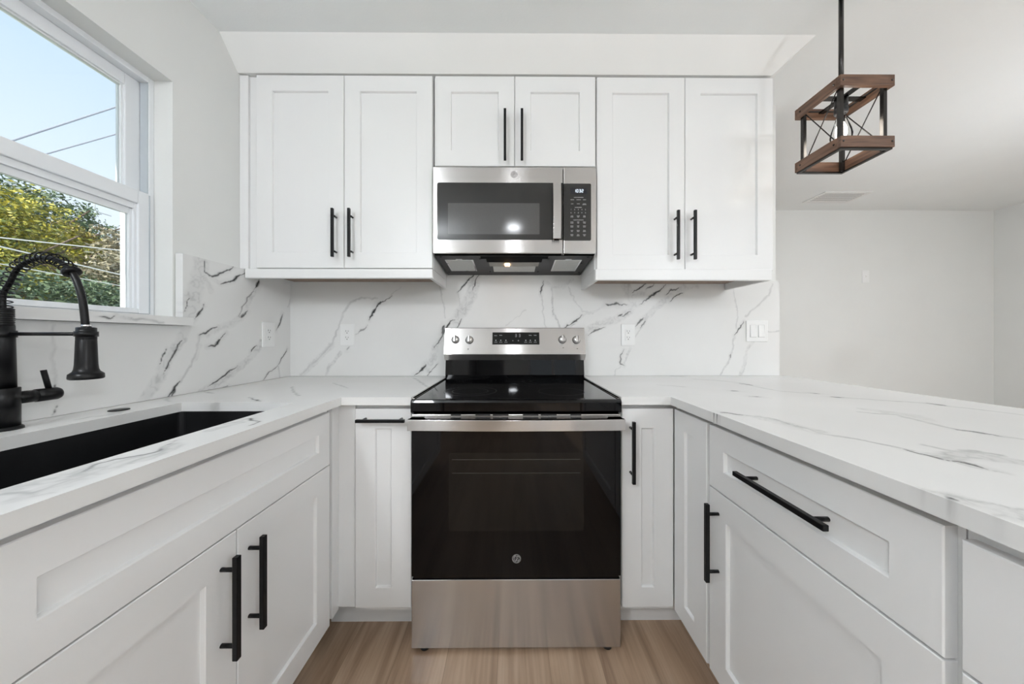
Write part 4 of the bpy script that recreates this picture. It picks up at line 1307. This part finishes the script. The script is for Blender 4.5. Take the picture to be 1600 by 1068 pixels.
def faucet():
    yf = 0.73
    xb = -1.186
    s = yf / F
    t = thing('faucet', 'matte black pull-down spring faucet standing behind the sink', 'faucet', (xb, yf, CT))
    X = lambda px: X_at(px, yf)
    Z = lambda py: Z_at(py, -1.1, yf)
    bm = bm_new()
    lathe(bm, [(.028, 0), (.028, .005), (.0255, .008)], Matrix.Translation((xb, yf, CT)), 40)
    lathe(bm, [(.0235, .008), (.0235, Z(606) - CT - .001), (.0225, Z(606) - CT)], Matrix.Translation((xb, yf, CT)), 40)
    lathe(bm, [(.0185, Z(606) - CT), (.0168, Z(536) - CT), (.0160, Z(508) - CT)], Matrix.Translation((xb, yf, CT)), 40)
    obj('body', bm, M_BLACK, t)
    bm = bm_new()     # threaded collar
    z0, z1 = Z(508), Z(481)
    prof = [(.0150, z0)]
    for k in range(8):
        a = z0 + (z1 - z0) * k / 8
        prof += [(.0150, a + .0005), (.0158, a + .0015), (.0158, a + .0028), (.0148, a + .0036)]
    prof += [(.014, z1)]
    lathe(bm, prof, Matrix.Translation((xb, yf, 0)), 32)
    obj('collar', bm, M_BLACK, t)
    # hose path (arch over the sink)
    path = [(xb, Z(482)), (xb + .001, Z(460)), (X(16), Z(440)), (X(27), Z(420)), (X(45), Z(408)), (X(68), Z(402.5)), (X(90), Z(407)),
            (X(108), Z(420)), (X(119), Z(437)), (X(127), Z(460)), (X(131), Z(483)), (X(133.5), Z(508))]
    P = np.array(path)
    tt = np.linspace(0, len(P) - 1, 140)
    def cr(i):          # Catmull-Rom
        k = int(min(max(math.floor(i), 0), len(P) - 2)); f = i - k
        p0, p1, p2, p3 = P[max(k - 1, 0)], P[k], P[k + 1], P[min(k + 2, len(P) - 1)]
        return 0.5 * ((2 * p1) + (-p0 + p2) * f + (2 * p0 - 5 * p1 + 4 * p2 - p3) * f * f + (-p0 + 3 * p1 - 3 * p2 + p3) * f ** 3)
    C = np.array([cr(i) for i in tt])
    bm = bm_new(); tube(bm, [(p[0], yf, p[1]) for p in C], [.0050 if i < 7.3 else .0064 for i in tt], 14); obj('hose', bm, M_BLACK, t)
    # spring
    kend = int(np.argmin(np.abs(tt - 7.35)))
    Cs = C[:kend]
    seg = np.concatenate([[0], np.cumsum(np.hypot(*np.diff(Cs, axis=0).T))])
    L = seg[-1]
    def at_s(q):
        return np.array([np.interp(q, seg, Cs[:, 0]), np.interp(q, seg, Cs[:, 1])])
    turns = 20; pts = []
    N_ = turns * 18
    for k in range(N_ + 1):
        u = k / N_
        # tighter coils at the bottom
        q = L * (u ** 1.0)
        p = at_s(q); p2 = at_s(min(L, q + 1e-3)); p1 = at_s(max(0, q - 1e-3)); d = (p2 - p1) / max(1e-9, np.hypot(*(p2 - p1)))
        nrm = np.array([-d[1], d[0]])
        a = 2 * PI * turns * u
        r = .0128
        pts.append((p[0] + nrm[0] * r * math.cos(a), yf + r * math.sin(a), p[1] + nrm[1] * r * math.cos(a)))
    bm = bm_new(); tube(bm, pts, .0014, 6); obj('spring', bm, M_BLACK, t)
    # ring at the end of the spring
    e = Cs[-1]; d = Cs[-1] - Cs[-4]; d = d / np.hypot(*d)
    ang = math.atan2(d[0], d[1])
    bm = bm_new()
    lathe(bm, [(.0075, -.005), (.0145, -.0045), (.0155, 0), (.0145, .0045), (.0075, .005)], Matrix.Translation((e[0], yf, e[1])) @ Matrix.Rotation(ang, 4, 'Y'), 28)
    obj('end_ring', bm, M_BLACK, t)
    # spray head
    xh = X(135)
    zt, zb = Z(511), Z(592)
    h = zt - zb
    bm = bm_new()
    lathe(bm, [(.0235, zb), (.0262, zb + .0015), (.0268, zb + .004), (.0262, zb + .0125), (.0235, zb + .0150), (.0200, zb + .0185), (.0182, zb + .024), (.0172, zb + .034), (.0156, zt - .030), (.0152, zt - .0292),
               (.0156, zt - .0285), (.0152, zt - .001), (.012, zt)], Matrix.Translation((xh, yf, 0)), 40)
    sp = obj('spray_head', bm, M_BLACK, t)
    bm = bm_new(); lathe(bm, [(.0078, zt), (.0078, zt + .006)], Matrix.Translation((xh, yf, 0)), 20); obj('ferrule', bm, M_CHROME, sp)
    bm = bm_new(); box(bm, xh - .0205, xh - .0165, yf - .005, yf + .005, Z(570), Z(549), bev=.0015); obj('button', bm, M_BLACKP, sp)
    # holder arm with its ring
    bm = bm_new()
    za = Z(521.5)
    tube(bm, [(xb + .012, yf, za), (xh - .014, yf, za)], .0042, 12)
    lathe(bm, [(.0158, za - .006), (.0178, za - .006), (.0178, za + .006), (.0158, za + .006), (.0158, za - .006)], Matrix.Translation((xh, yf, 0)), 28)
    lathe(bm, [(.0162, za - .008), (.0190, za - .008), (.0190, za + .008), (.0162, za + .008)], Matrix.Translation((xb, yf, 0)), 28)
    obj('spray_holder', bm, M_BLACK, t)
    # side valve and lever
    zv = 0.985
    y1 = on_x(93, 620, xb)[0]
    bm = bm_new()
    tb = bmesh.new()
    L0 = y1 - yf
    lathe(tb, [(.0150, .015), (.0150, L0 * .52), (.0144, L0 * .525), (.0144, L0 * .54), (.0160, L0 * .545), (.0160, L0 - .006), (.0135, L0 - .001), (.008, L0)], None, 32)
    merge(bm, tb, Matrix.Translation((xb, yf, zv)) @ Matrix.Rotation(-PI / 2, 4, 'X'))
    v = obj('valve', bm, M_BLACK, t)
    bm = bm_new(); tube(bm, [(xb, yf + L0 * .80, zv + .01), (xb - .004, yf + L0 * .72, zv + .062)], .0052, 14); obj('lever', bm, M_BLACK, v)
faucet()
bm = bm_new(); c_ = on_z(186, 640.5, CT)
lathe(bm, [(.0215, .0002), (.0215, .002), (.019, .0032), (0, .0032)], Matrix.Translation((c_[0], c_[1], CT)), 36)
tag(obj('hole_cover', bm, M_BLACK), 'small round black hole cover lying on the counter behind the sink', 'hole cover')

# ================================================================== OUTLETS AND SWITCHES
def plate_base(name, label, cat, M, w, h, loc, kind, group=None):
    t = thing(name, label, cat, loc)
    tb = bmesh.new(); box(tb, -w / 2, w / 2, -.0055, 0, -h / 2, h / 2, bev=.002)
    bm = bm_new(); merge(bm, tb, M); obj('cover_plate', bm, M_PLATE, t)
    tb = bmesh.new(); bm2 = bmesh.new()
    if kind == 'outlet':
        box(tb, -.0170, .0170, -.0075, -.005, -.0335, .0335, bev=.0012)
        for s_ in (-1, 1):
            zc = s_ * .0175
            box(bm2, -.0075, -.0055, -.0079, -.0074, zc, zc + .009); box(bm2, .0055, .0075, -.0079, -.0074, zc, zc + .0075)
            lathe(bm2, [(.0026, 0), (.0026, .0004), (0, .0004)], Matrix.Translation((0, -.0075, zc - .0065)) @ Matrix.Rotation(PI / 2, 4, 'X'), 12)
        bm = bm_new(); merge(bm, tb, M); r = obj('receptacle', bm, M_PLATE, t)
        bm = bm_new(); merge(bm, bm2, M); obj('slots', bm, M_SLOT, r)
    elif kind == 'rocker2':
        bm2.free()
        for cxx in (-.023, .023):
            q = bmesh.new()
            prism(q, [(-.0052, -.033), (-.0095, -.033), (-.0062, .033), (-.0052, .033)], 'x', cxx - .0165, cxx + .0165, bev=.0008)
            bm = bm_new(); merge(bm, q, M); obj('rocker', bm, M_PLATE, t)
        q = bmesh.new()
        for cxx in (-.023, .023):
            for (a, b_, c, d) in ((-.0185, .0185, -.0355, -.0335), (-.0185, .0185, .0335, .0345), (-.0185, -.0170, -.0335, .0335), (.0170, .0185, -.0335, .0335)):
                box(q, cxx + a, cxx + b_, -.0060, -.0050, c, d)
        bm = bm_new(); merge(bm, q, M); obj('surround', bm, mat('switch_gap', (.50, .50, .49), .5, noise=.01), t)
        tb.free()
    else:
        bm2.free()
        box(tb, -.005, .005, -.0075, -.005, -.012, .012, bev=.001); box(tb, -.0035, .0035, -.016, -.006, -.001, .007, bev=.001)
        bm = bm_new(); merge(bm, tb, M); obj('toggle', bm, M_PLATE, t)
    return t
x_, z_ = on_y(543.3, 523, SB)
plate_base('wall_outlet', 'white duplex outlet on the back backsplash left of the range', 'outlet', Mface('back', x_, SB, z_), .080, .122, (x_, SB, z_), 'outlet')
x_, z_ = on_y(981, 523, SB)
plate_base('wall_outlet', 'white duplex outlet on the back backsplash just right of the range', 'outlet', Mface('back', x_, SB, z_), .078, .122, (x_, SB, z_), 'outlet')
y_, z_ = on_x(418.5, 522.5, SL)
plate_base('wall_outlet', 'white duplex outlet on the window-wall backsplash near the corner', 'outlet', Mface('left', SL, y_, z_), .080, .126, (SL, y_, z_), 'outlet')
x_, z_ = on_y(1182, 517, SB)
plate_base('light_switch', 'white double rocker switch at the right end of the backsplash', 'switch', Mface('back', x_, SB, z_), .122, .118, (x_, SB, z_), 'rocker2')
x_, z_ = on_y(1352, 432, FY)
plate_base('light_switch', 'small white toggle switch alone on the far wall of the next room', 'switch', Mface('back', x_, FY, z_), .072, .125, (x_, FY, z_), 'toggle')

# ================================================================== CEILING VENT
t = thing('ceiling_vent', 'white slatted air vent in the ceiling of the next room', 'vent', (3.08, 2.93, ZC))
vx0, vx1, vy0, vy1 = 2.86, 3.30, 2.815, 3.045
bm = bm_new()
box(bm, vx0, vx1, vy0, vy0 + .022, ZC - .008, ZC - .0002, bev=.002); box(bm, vx0, vx1, vy1 - .022, vy1, ZC - .008, ZC - .0002, bev=.002)
box(bm, vx0, vx0 + .03, vy0 + .022, vy1 - .022, ZC - .008, ZC - .0002, bev=.001); box(bm, vx1 - .03, vx1, vy0 + .022, vy1 - .022, ZC - .008, ZC - .0002, bev=.001)
obj('frame', bm, M_TRIM, t)
bm = bm_new(); box(bm, vx0 + .02, vx1 - .02, vy0 + .01, vy1 - .01, ZC - .0015, ZC - .0002); obj('backing', bm, mat('vent_dark', (.16, .16, .16), .8, noise=.05), t)
bm = bm_new()
for k in range(9):
    yy = vy0 + .028 + k * .0205
    prism(bm, [(yy, ZC - .0035), (yy + .010, ZC - .0055), (yy + .0105, ZC - .0045), (yy + .0005, ZC - .0025)], 'x', vx0 + .028, vx1 - .028)
obj('slats', bm, M_TRIM, t)

# ================================================================== PENDANT
def pendant():
    yn = 1.10
    xa, xb = X_at(1313.5, yn), X_at(1398.5, yn)
    w = xb - xa; Ld = 0.180
    zt, zb = Z_at(116, xb, yn), Z_at(229, xb, yn)
    zt2, zb1 = zt - 0.040, zb + .040
    xc, yc = (xa + xb) / 2, yn + Ld / 2
    yf = yn + Ld
    t = thing('pendant_light', 'box-frame pendant of brown wood and black metal hanging over the peninsula', 'pendant lamp', (xc, yc, zb))
    # rod and canopy
    bm = bm_new(); tube(bm, [(xc, yc, zt - .02), (xc, yc, ZC - .010)], .0075, 16); obj('rod', bm, M_POST, t)
    bm = bm_new(); lathe(bm, [(.021, ZC - .0002), (.021, ZC - .007), (.018, ZC - .0095), (.010, ZC - .0105)], Matrix.Translation((xc, yc, 0)), 32); obj('canopy', bm, M_POST, t)
    # wooden rails
    tw = .012
    for (z0, z1) in ((zt2, zt), (zb, zb1)):
        for yy in (yn, yf - tw):
            bm = bm_new(); box(bm, xa, xb, yy, yy + tw, z0, z1, bev=.0012); r = obj('wood_rail', bm, M_WOODX, t)
            for xx in (xa + .010, xb - .010):
                sy = -1 if yy == yn else 1
                bm = bm_new(); lathe(bm, [(.0036, 0), (.003, .0018), (0, .0024)], Matrix.Translation((xx, yy if sy < 0 else yy + tw, (z0 + z1) / 2)) @ Matrix.Rotation(PI / 2 * (1 if sy < 0 else -1), 4, 'X'), 10)
                obj('bolt', bm, M_POST, r)
        for xx in (xa, xb - tw):
            bm = bm_new(); box(bm, xx, xx + tw, yn + tw + .0004, yf - tw - .0004, z0, z1, bev=.0012); r = obj('wood_rail', bm, M_WOODY, t)
            for yy in (yn + .024, yf - .024):
                sx = -1 if xx == xa else 1
                bm = bm_new(); lathe(bm, [(.0036, 0), (.003, .0018), (0, .0024)], Matrix.Translation((xx if sx < 0 else xx + tw, yy, (z0 + z1) / 2)) @ Matrix.Rotation(PI / 2 * sx, 4, 'Y'), 10)
                obj('bolt', bm, M_POST, r)
    # metal posts just inside the corners
    pw = .013
    for xx in (xa + tw + .0003, xb - tw - pw - .0003):
        for yy in (yn + tw + .0006, yf - tw - pw - .0006):
            bm = bm_new(); box(bm, xx, xx + pw, yy, yy + pw, zb - .003, zt - .002, bev=.001); obj('post', bm, M_POST, t)
    # inner metal frames (bottom and top)
    for z0 in (zb - .006, zt - .016):
        bm = bm_new(); m_ = .010
        box(bm, xa + .004, xb - .004, yn + .004, yn + .004 + m_, z0, z0 + .0055); box(bm, xa + .004, xb - .004, yf - .004 - m_, yf - .004, z0, z0 + .0055)
        box(bm, xa + .004, xa + .004 + m_, yn + .004 + m_, yf - .004 - m_, z0, z0 + .0055); box(bm, xb - .004 - m_, xb - .004, yn + .004 + m_, yf - .004 - m_, z0, z0 + .0055)
        obj('metal_frame', bm, M_POST, t)
    bm = bm_new()    # cross bar carrying the socket
    box(bm, xc - .010, xc + .010, yn + tw, yf - tw, zt - .022, zt - .016); box(bm, xa + tw, xc - .010, yc - .010, yc + .010, zt - .0215, zt - .0165); box(bm, xc + .010, xb - tw, yc - .010, yc + .010, zt - .0215, zt - .0165)
    obj('cross_bar', bm, M_POST, t)
    # X braces on both sides
    for xx in (xa + tw + .006, xb - tw - .006):
        for (p, q) in ((yn + .03, yf - .03), (yf - .03, yn + .03)):
            bm = bm_new(); tube(bm, [(xx, p, zt2 + .004), (xx + (.002 if p < q else -.002), q, zb1 - .004)], .0019, 8); obj('brace', bm, M_POST, t)
    # socket and bulb
    bm = bm_new(); lathe(bm, [(.019, zt - .020), (.0195, zt - .050), (.0195, zt - .055)], Matrix.Translation((xc, yc, 0)), 28); so = obj('socket', bm, M_BLACKP, t)
    bm = bm_new(); lathe(bm, [(.0200, zt - .055), (.0205, zt - .072), (.0185, zt - .078)], Matrix.Translation((xc, yc, 0)), 28); obj('socket_ring', bm, M_DARKGREY, so)
    zs = zt - .078
    bm = bm_new(); lathe(bm, [(.0135, zs), (.014, zs - .012), (.020, zs - .035), (.029, zs - .065), (.0325, zs - .085), (.029, zs - .105), (.016, zs - .118), (0, zs - .121)], Matrix.Translation((xc, yc, 0)), 32)
    bu = obj('bulb', bm, M_BULB, t)
    bm = bm_new()
    for k in range(6):
        a = k * PI / 3
        tube(bm, [(xc + .004 * math.cos(a), yc + .004 * math.sin(a), zs - .028), (xc + .011 * math.cos(a), yc + .011 * math.sin(a), zs - .09)], .0024, 6)
    obj('filament', bm, M_BULBGLOW, bu)
    bm = bm_new(); lathe(bm, [(0, zs - .100), (.010, zs - .095), (.017, zs - .078), (.016, zs - .055), (.009, zs - .035), (0, zs - .030)], Matrix.Translation((xc, yc, 0)), 20)
    obj('glow', bm, mat('bulb_glow', (1, .95, .85), .4, emit=(1.0, .94, .85), estr=26.0), bu)
pendant()

# ================================================================== DOWNLIGHTS
def downlight():
    t = thing('downlight', 'recessed round ceiling downlight over the kitchen floor', 'downlight', (0, 0, ZC), 'recessed ceiling downlights')
    bm = bm_new(); lathe(bm, [(.095, ZC - .0002), (.095, ZC - .004), (.078, ZC - .006), (.078, ZC - .0002)], None, 40); obj('trim_ring', bm, M_TRIM, t)
    bm = bm_new(); lathe(bm, [(.077, ZC - .0004), (.077, ZC - .003), (0, ZC - .003)], None, 40); obj('lens', bm, M_CANLENS, t)
    return t
d0 = downlight()
PLACES = ['over the aisle in front of the range', 'over the aisle near the glass door, added for fill', 'behind the peninsula, second row, added for fill', 'in the living area near the rear wall, added for fill',
          'behind the peninsula close to the far room, added for fill', 'near the right wall, added for fill', 'in the rear right corner, added for fill']
for i, (x, y) in enumerate(CAN_SPOTS):
    lb = 'white recessed round downlight in the ceiling ' + PLACES[i]
    if i == 0:
        d0.location = (x, y, ZC); d0['label'] = lb
    else:
        copy_tree(d0, (x, y, ZC), lb)

M_FILLGLOBE = mat('fill_globe', (0.9, 0.9, 0.88), 0.4, emit=(0.935, 0.98, 1.03), estr=FILL_GLOBE_POWER)
M_FILLFLOOR = mat('fill_globe_floor', (0.9, 0.9, 0.88), 0.4, emit=(0.935, 0.98, 1.03), estr=FILL_FLOOR_POWER)
def globe_mesh(x, y, z, r=.16):
    bm = bm_new()
    lathe(bm, [(0, z - r)] + [(r * math.sin(a), z - r * math.cos(a)) for a in np.linspace(.12, PI - .2, 22)], Matrix.Translation((x, y, 0)), 36)
    return bm
def globe(loc, label):  # unseen hanging lamp, added to brighten the kitchen
    x, y, z = loc
    t = thing('fill_globe_lamp', label, 'added ceiling lamp', (x, y, z - .16))
    bm = bm_new(); tube(bm, [(x, y, z + .11), (x, y, ZC - .02)], .008, 12); obj('rod', bm, M_POST, t)
    bm = bm_new(); lathe(bm, [(.06, ZC - .0002), (.06, ZC - .014), (.02, ZC - .024)], Matrix.Translation((x, y, 0)), 28); obj('canopy', bm, M_POST, t)
    obj('globe', globe_mesh(x, y, z, .12), M_FILLGLOBE, t)
def fill_floor_lamp(loc, label, r=.16):  # unseen lamp, added to brighten ceiling and walls
    x, y, z = loc
    t = thing('fill_floor_lamp', label, 'floor lamp', (x, y, 0), 'added fill lamps with opal globes')
    bm = bm_new(); lathe(bm, [(.14, 0), (.14, .012), (.02, .02)], Matrix.Translation((x, y, 0)), 32); obj('base', bm, M_POST, t)
    bm = bm_new(); tube(bm, [(x, y, .018), (x, y, z - r + .01)], .010, 12); obj('pole', bm, M_POST, t)
    obj('globe', globe_mesh(x, y, z, r), M_FILLFLOOR, t)
globe(FILL_LAMP_SPOTS[0], 'added opal globe fill lamp hanging unseen over the kitchen aisle')
fill_floor_lamp(FILL_LAMP_SPOTS[1], 'added opal globe floor lamp, unseen, behind the peninsula near the rear wall')
fill_floor_lamp(FILL_LAMP_SPOTS[2], 'added opal globe floor lamp, unseen, in the next room right of the peninsula', r=.105)

# ================================================================== OUTSIDE
bm = bm_new(); box(bm, -40, XO - .01, -25, 40, -0.5, -0.3); o = struct('ground', bm, M_LAWN)
bm = bm_new(); box(bm, -4.2, XO - .02, -6, 9, -0.299, -0.27); struct('bounce_slab', bm, mat('bounce_concrete', (.62, .60, .56), .9, noise=.08, nscale=3))  # unseen pale slab added to bounce sunlight up into the window header

def tree(label, x, y, h, blobs, m, n, leaf, seed, trunk_r=.12, group='trees outside the window'):
    rnd = random.Random(seed)
    t = thing('tree', label, 'tree', (x, y, -0.3), group)
    bm = bm_new()
    tube(bm, [(x, y, -.3), (x + .05, y, h * .35), (x - .04, y + .05, h * .6), (x + .05, y, h * .85)], [trunk_r, trunk_r * .8, trunk_r * .55, trunk_r * .2], 10)
    for k in range(9):
        a = rnd.uniform(0, 2 * PI); z0 = h * rnd.uniform(.3, .7); L = h * rnd.uniform(.18, .32)
        tube(bm, [(x, y, z0), (x + math.cos(a) * L * .5, y + math.sin(a) * L * .5, z0 + L * .45), (x + math.cos(a) * L, y + math.sin(a) * L, z0 + L * .75)], [trunk_r * .3, trunk_r * .18, .012], 6)
    obj('trunk', bm, M_BARK, t)
    tot = sum(b[3] ** 2 for b in blobs)
    V, Fc = [], []
    for (dx, dy, z, r) in blobs:
        nn = int(n * r * r / tot)
        nclump = max(6, nn // 28)
        cl = []
        for _ in range(nclump):
            v = Vector((rnd.gauss(0, 1), rnd.gauss(0, 1), rnd.gauss(0, 1))).normalized() * r * (rnd.random() ** .45)
            cl.append(Vector((x + dx, y + dy, z)) + Vector((v.x, v.y, v.z * .85)))
        for k in range(nn):
            c = cl[k % nclump]
            p = c + Vector((rnd.gauss(0, .16 * r), rnd.gauss(0, .16 * r), rnd.gauss(0, .11 * r)))
            s = leaf * rnd.uniform(.6, 1.3)
            u = Vector((rnd.gauss(0, 1), rnd.gauss(0, 1), rnd.gauss(0, .6))).normalized()
            w = u.cross(Vector((rnd.gauss(0, 1), rnd.gauss(0, 1), rnd.gauss(0, 1)))).normalized()
            i0 = len(V)
            V += [p - u * s, p + w * s * .42, p + u * s, p - w * s * .42]
            Fc.append((i0, i0 + 1, i0 + 2, i0 + 3))
    org = ORIGIN[t.name]
    me = bpy.data.meshes.new('crown')
    me.from_pydata([tuple(v - org) for v in V], [], Fc)
    me.materials.append(m)
    o = bpy.data.objects.new('crown', me); COL.objects.link(o); o.parent = t
    return t
def xz(px, py, X):
    y = on_x(px, py, X)[0]
    return y, Z_at(py, X, y)
# (label, X, px, py of the crown top, spheres (dy, dz below top, r), material, leaves, leaf size)
TREES = [
 ('yellow-green leafy tree nearest the left edge of the window view', -7.9, 22, 272, [(0, .55, .55), (-.35, .75, .6), (.42, 1.0, .42), (-.1, 1.35, .6), (.35, 1.75, .45), (-.5, 1.7, .6)], M_LEAFY, 11000, .036, .10),
 ('tall blue-green tree rising behind the yellow-green one', -10.5, 62, 268, [(-.9, .8, .9), (-.1, .85, .75), (.35, 1.15, .55), (-.4, 1.7, 1.0), (.5, 2.1, .8), (-1.5, 1.7, 1.0)], M_LEAFG, 12000, .048, .14),
 ('rounded small-topped green tree in the middle of the window view', -12.5, 130, 318, [(0, .38, .42), (.15, .9, .6), (-.35, 1.3, .7), (.5, 1.5, .7), (0, 2.1, .9)], M_LEAFG, 9000, .05, .12),
 ('golden olive bushy tree in front of the middle tree', -9.0, 128, 345, [(-.05, .3, .3), (.25, .55, .36), (-.3, .65, .36), (.1, .95, .45), (.5, .95, .35), (-.45, 1.15, .4)], M_LEAFO, 9000, .036, .07),
 ('straw-coloured thin-leaved shrub beside the window frame', -7.0, 192, 352, [(-.1, .35, .30), (.3, .4, .4), (-.25, .8, .36), (.2, 1.0, .5), (-.1, 1.45, .5), (.6, 1.2, .5)], M_LEAFB, 7500, .040, .05),
 ('dark green low shrub seen through the spring of the faucet', -6.2, 60, 412, [(-.45, .35, .36), (0, .35, .34), (.38, .4, .36), (.75, .5, .38), (-.8, .5, .4), (.2, .9, .5)], M_LEAFG, 8000, .034, .05),
 ('broad grey-green tree furthest back behind all others', -16.0, 105, 352, [(0, 1.0, 1.0), (-1.6, .8, 1.2), (1.5, 1.1, 1.0), (2.8, 1.3, 1.1), (-3.0, 1.0, 1.3), (.6, 2.2, 1.3), (-1.6, 2.4, 1.3), (2.4, 2.5, 1.3)], M_LEAFG, 9000, .09, .14),
]
for i, (lb, X, px, py, blobs, m, n, leaf, tr) in enumerate(TREES):
    y_, z_ = xz(px, py, X)
    bl = [((k % 3 - 1) * .3 * r, dy, z_ - dz, r) for k, (dy, dz, r) in enumerate(blobs)]
    tree(lb, X, y_, z_ - .3, bl, m, n, leaf, i + 1, trunk_r=tr)

def wire(label, pa, pb, X, r, m, sag=0.0):
    a = xz(*pa, X); b_ = xz(*pb, X)
    dy, dz = b_[0] - a[0], b_[1] - a[1]
    pts = []
    for k in range(25):
        s_ = -1.2 + 3.4 * k / 24
        pts.append((X, a[0] + dy * s_, a[1] + dz * s_ - sag * 4 * s_ * (1 - s_)))
    bm = bm_new(); tube(bm, pts, r, 6)
    tag(obj('power_line', bm, m), label, 'power line', 'overhead wires outside the window')
wire('upper grey overhead wire crossing the sky in the top window pane', (12, 222), (197, 162), -5.2, .009, M_CABLE)
wire('lower grey overhead wire crossing the sky in the top window pane', (70, 241), (197, 205), -5.2, .0075, M_CABLE)
wire('pale overhead wire running nearly level in front of the trees', (0, 371), (197, 392), -5.0, .006, M_CABLEW)
wire('pale overhead wire sloping steeply behind the faucet arch', (0, 385), (197, 431), -4.8, .0065, M_CABLEW)
wire('lowest thin pale overhead wire behind the faucet arch', (0, 412), (110, 432), -4.7, .004, M_CABLEW)
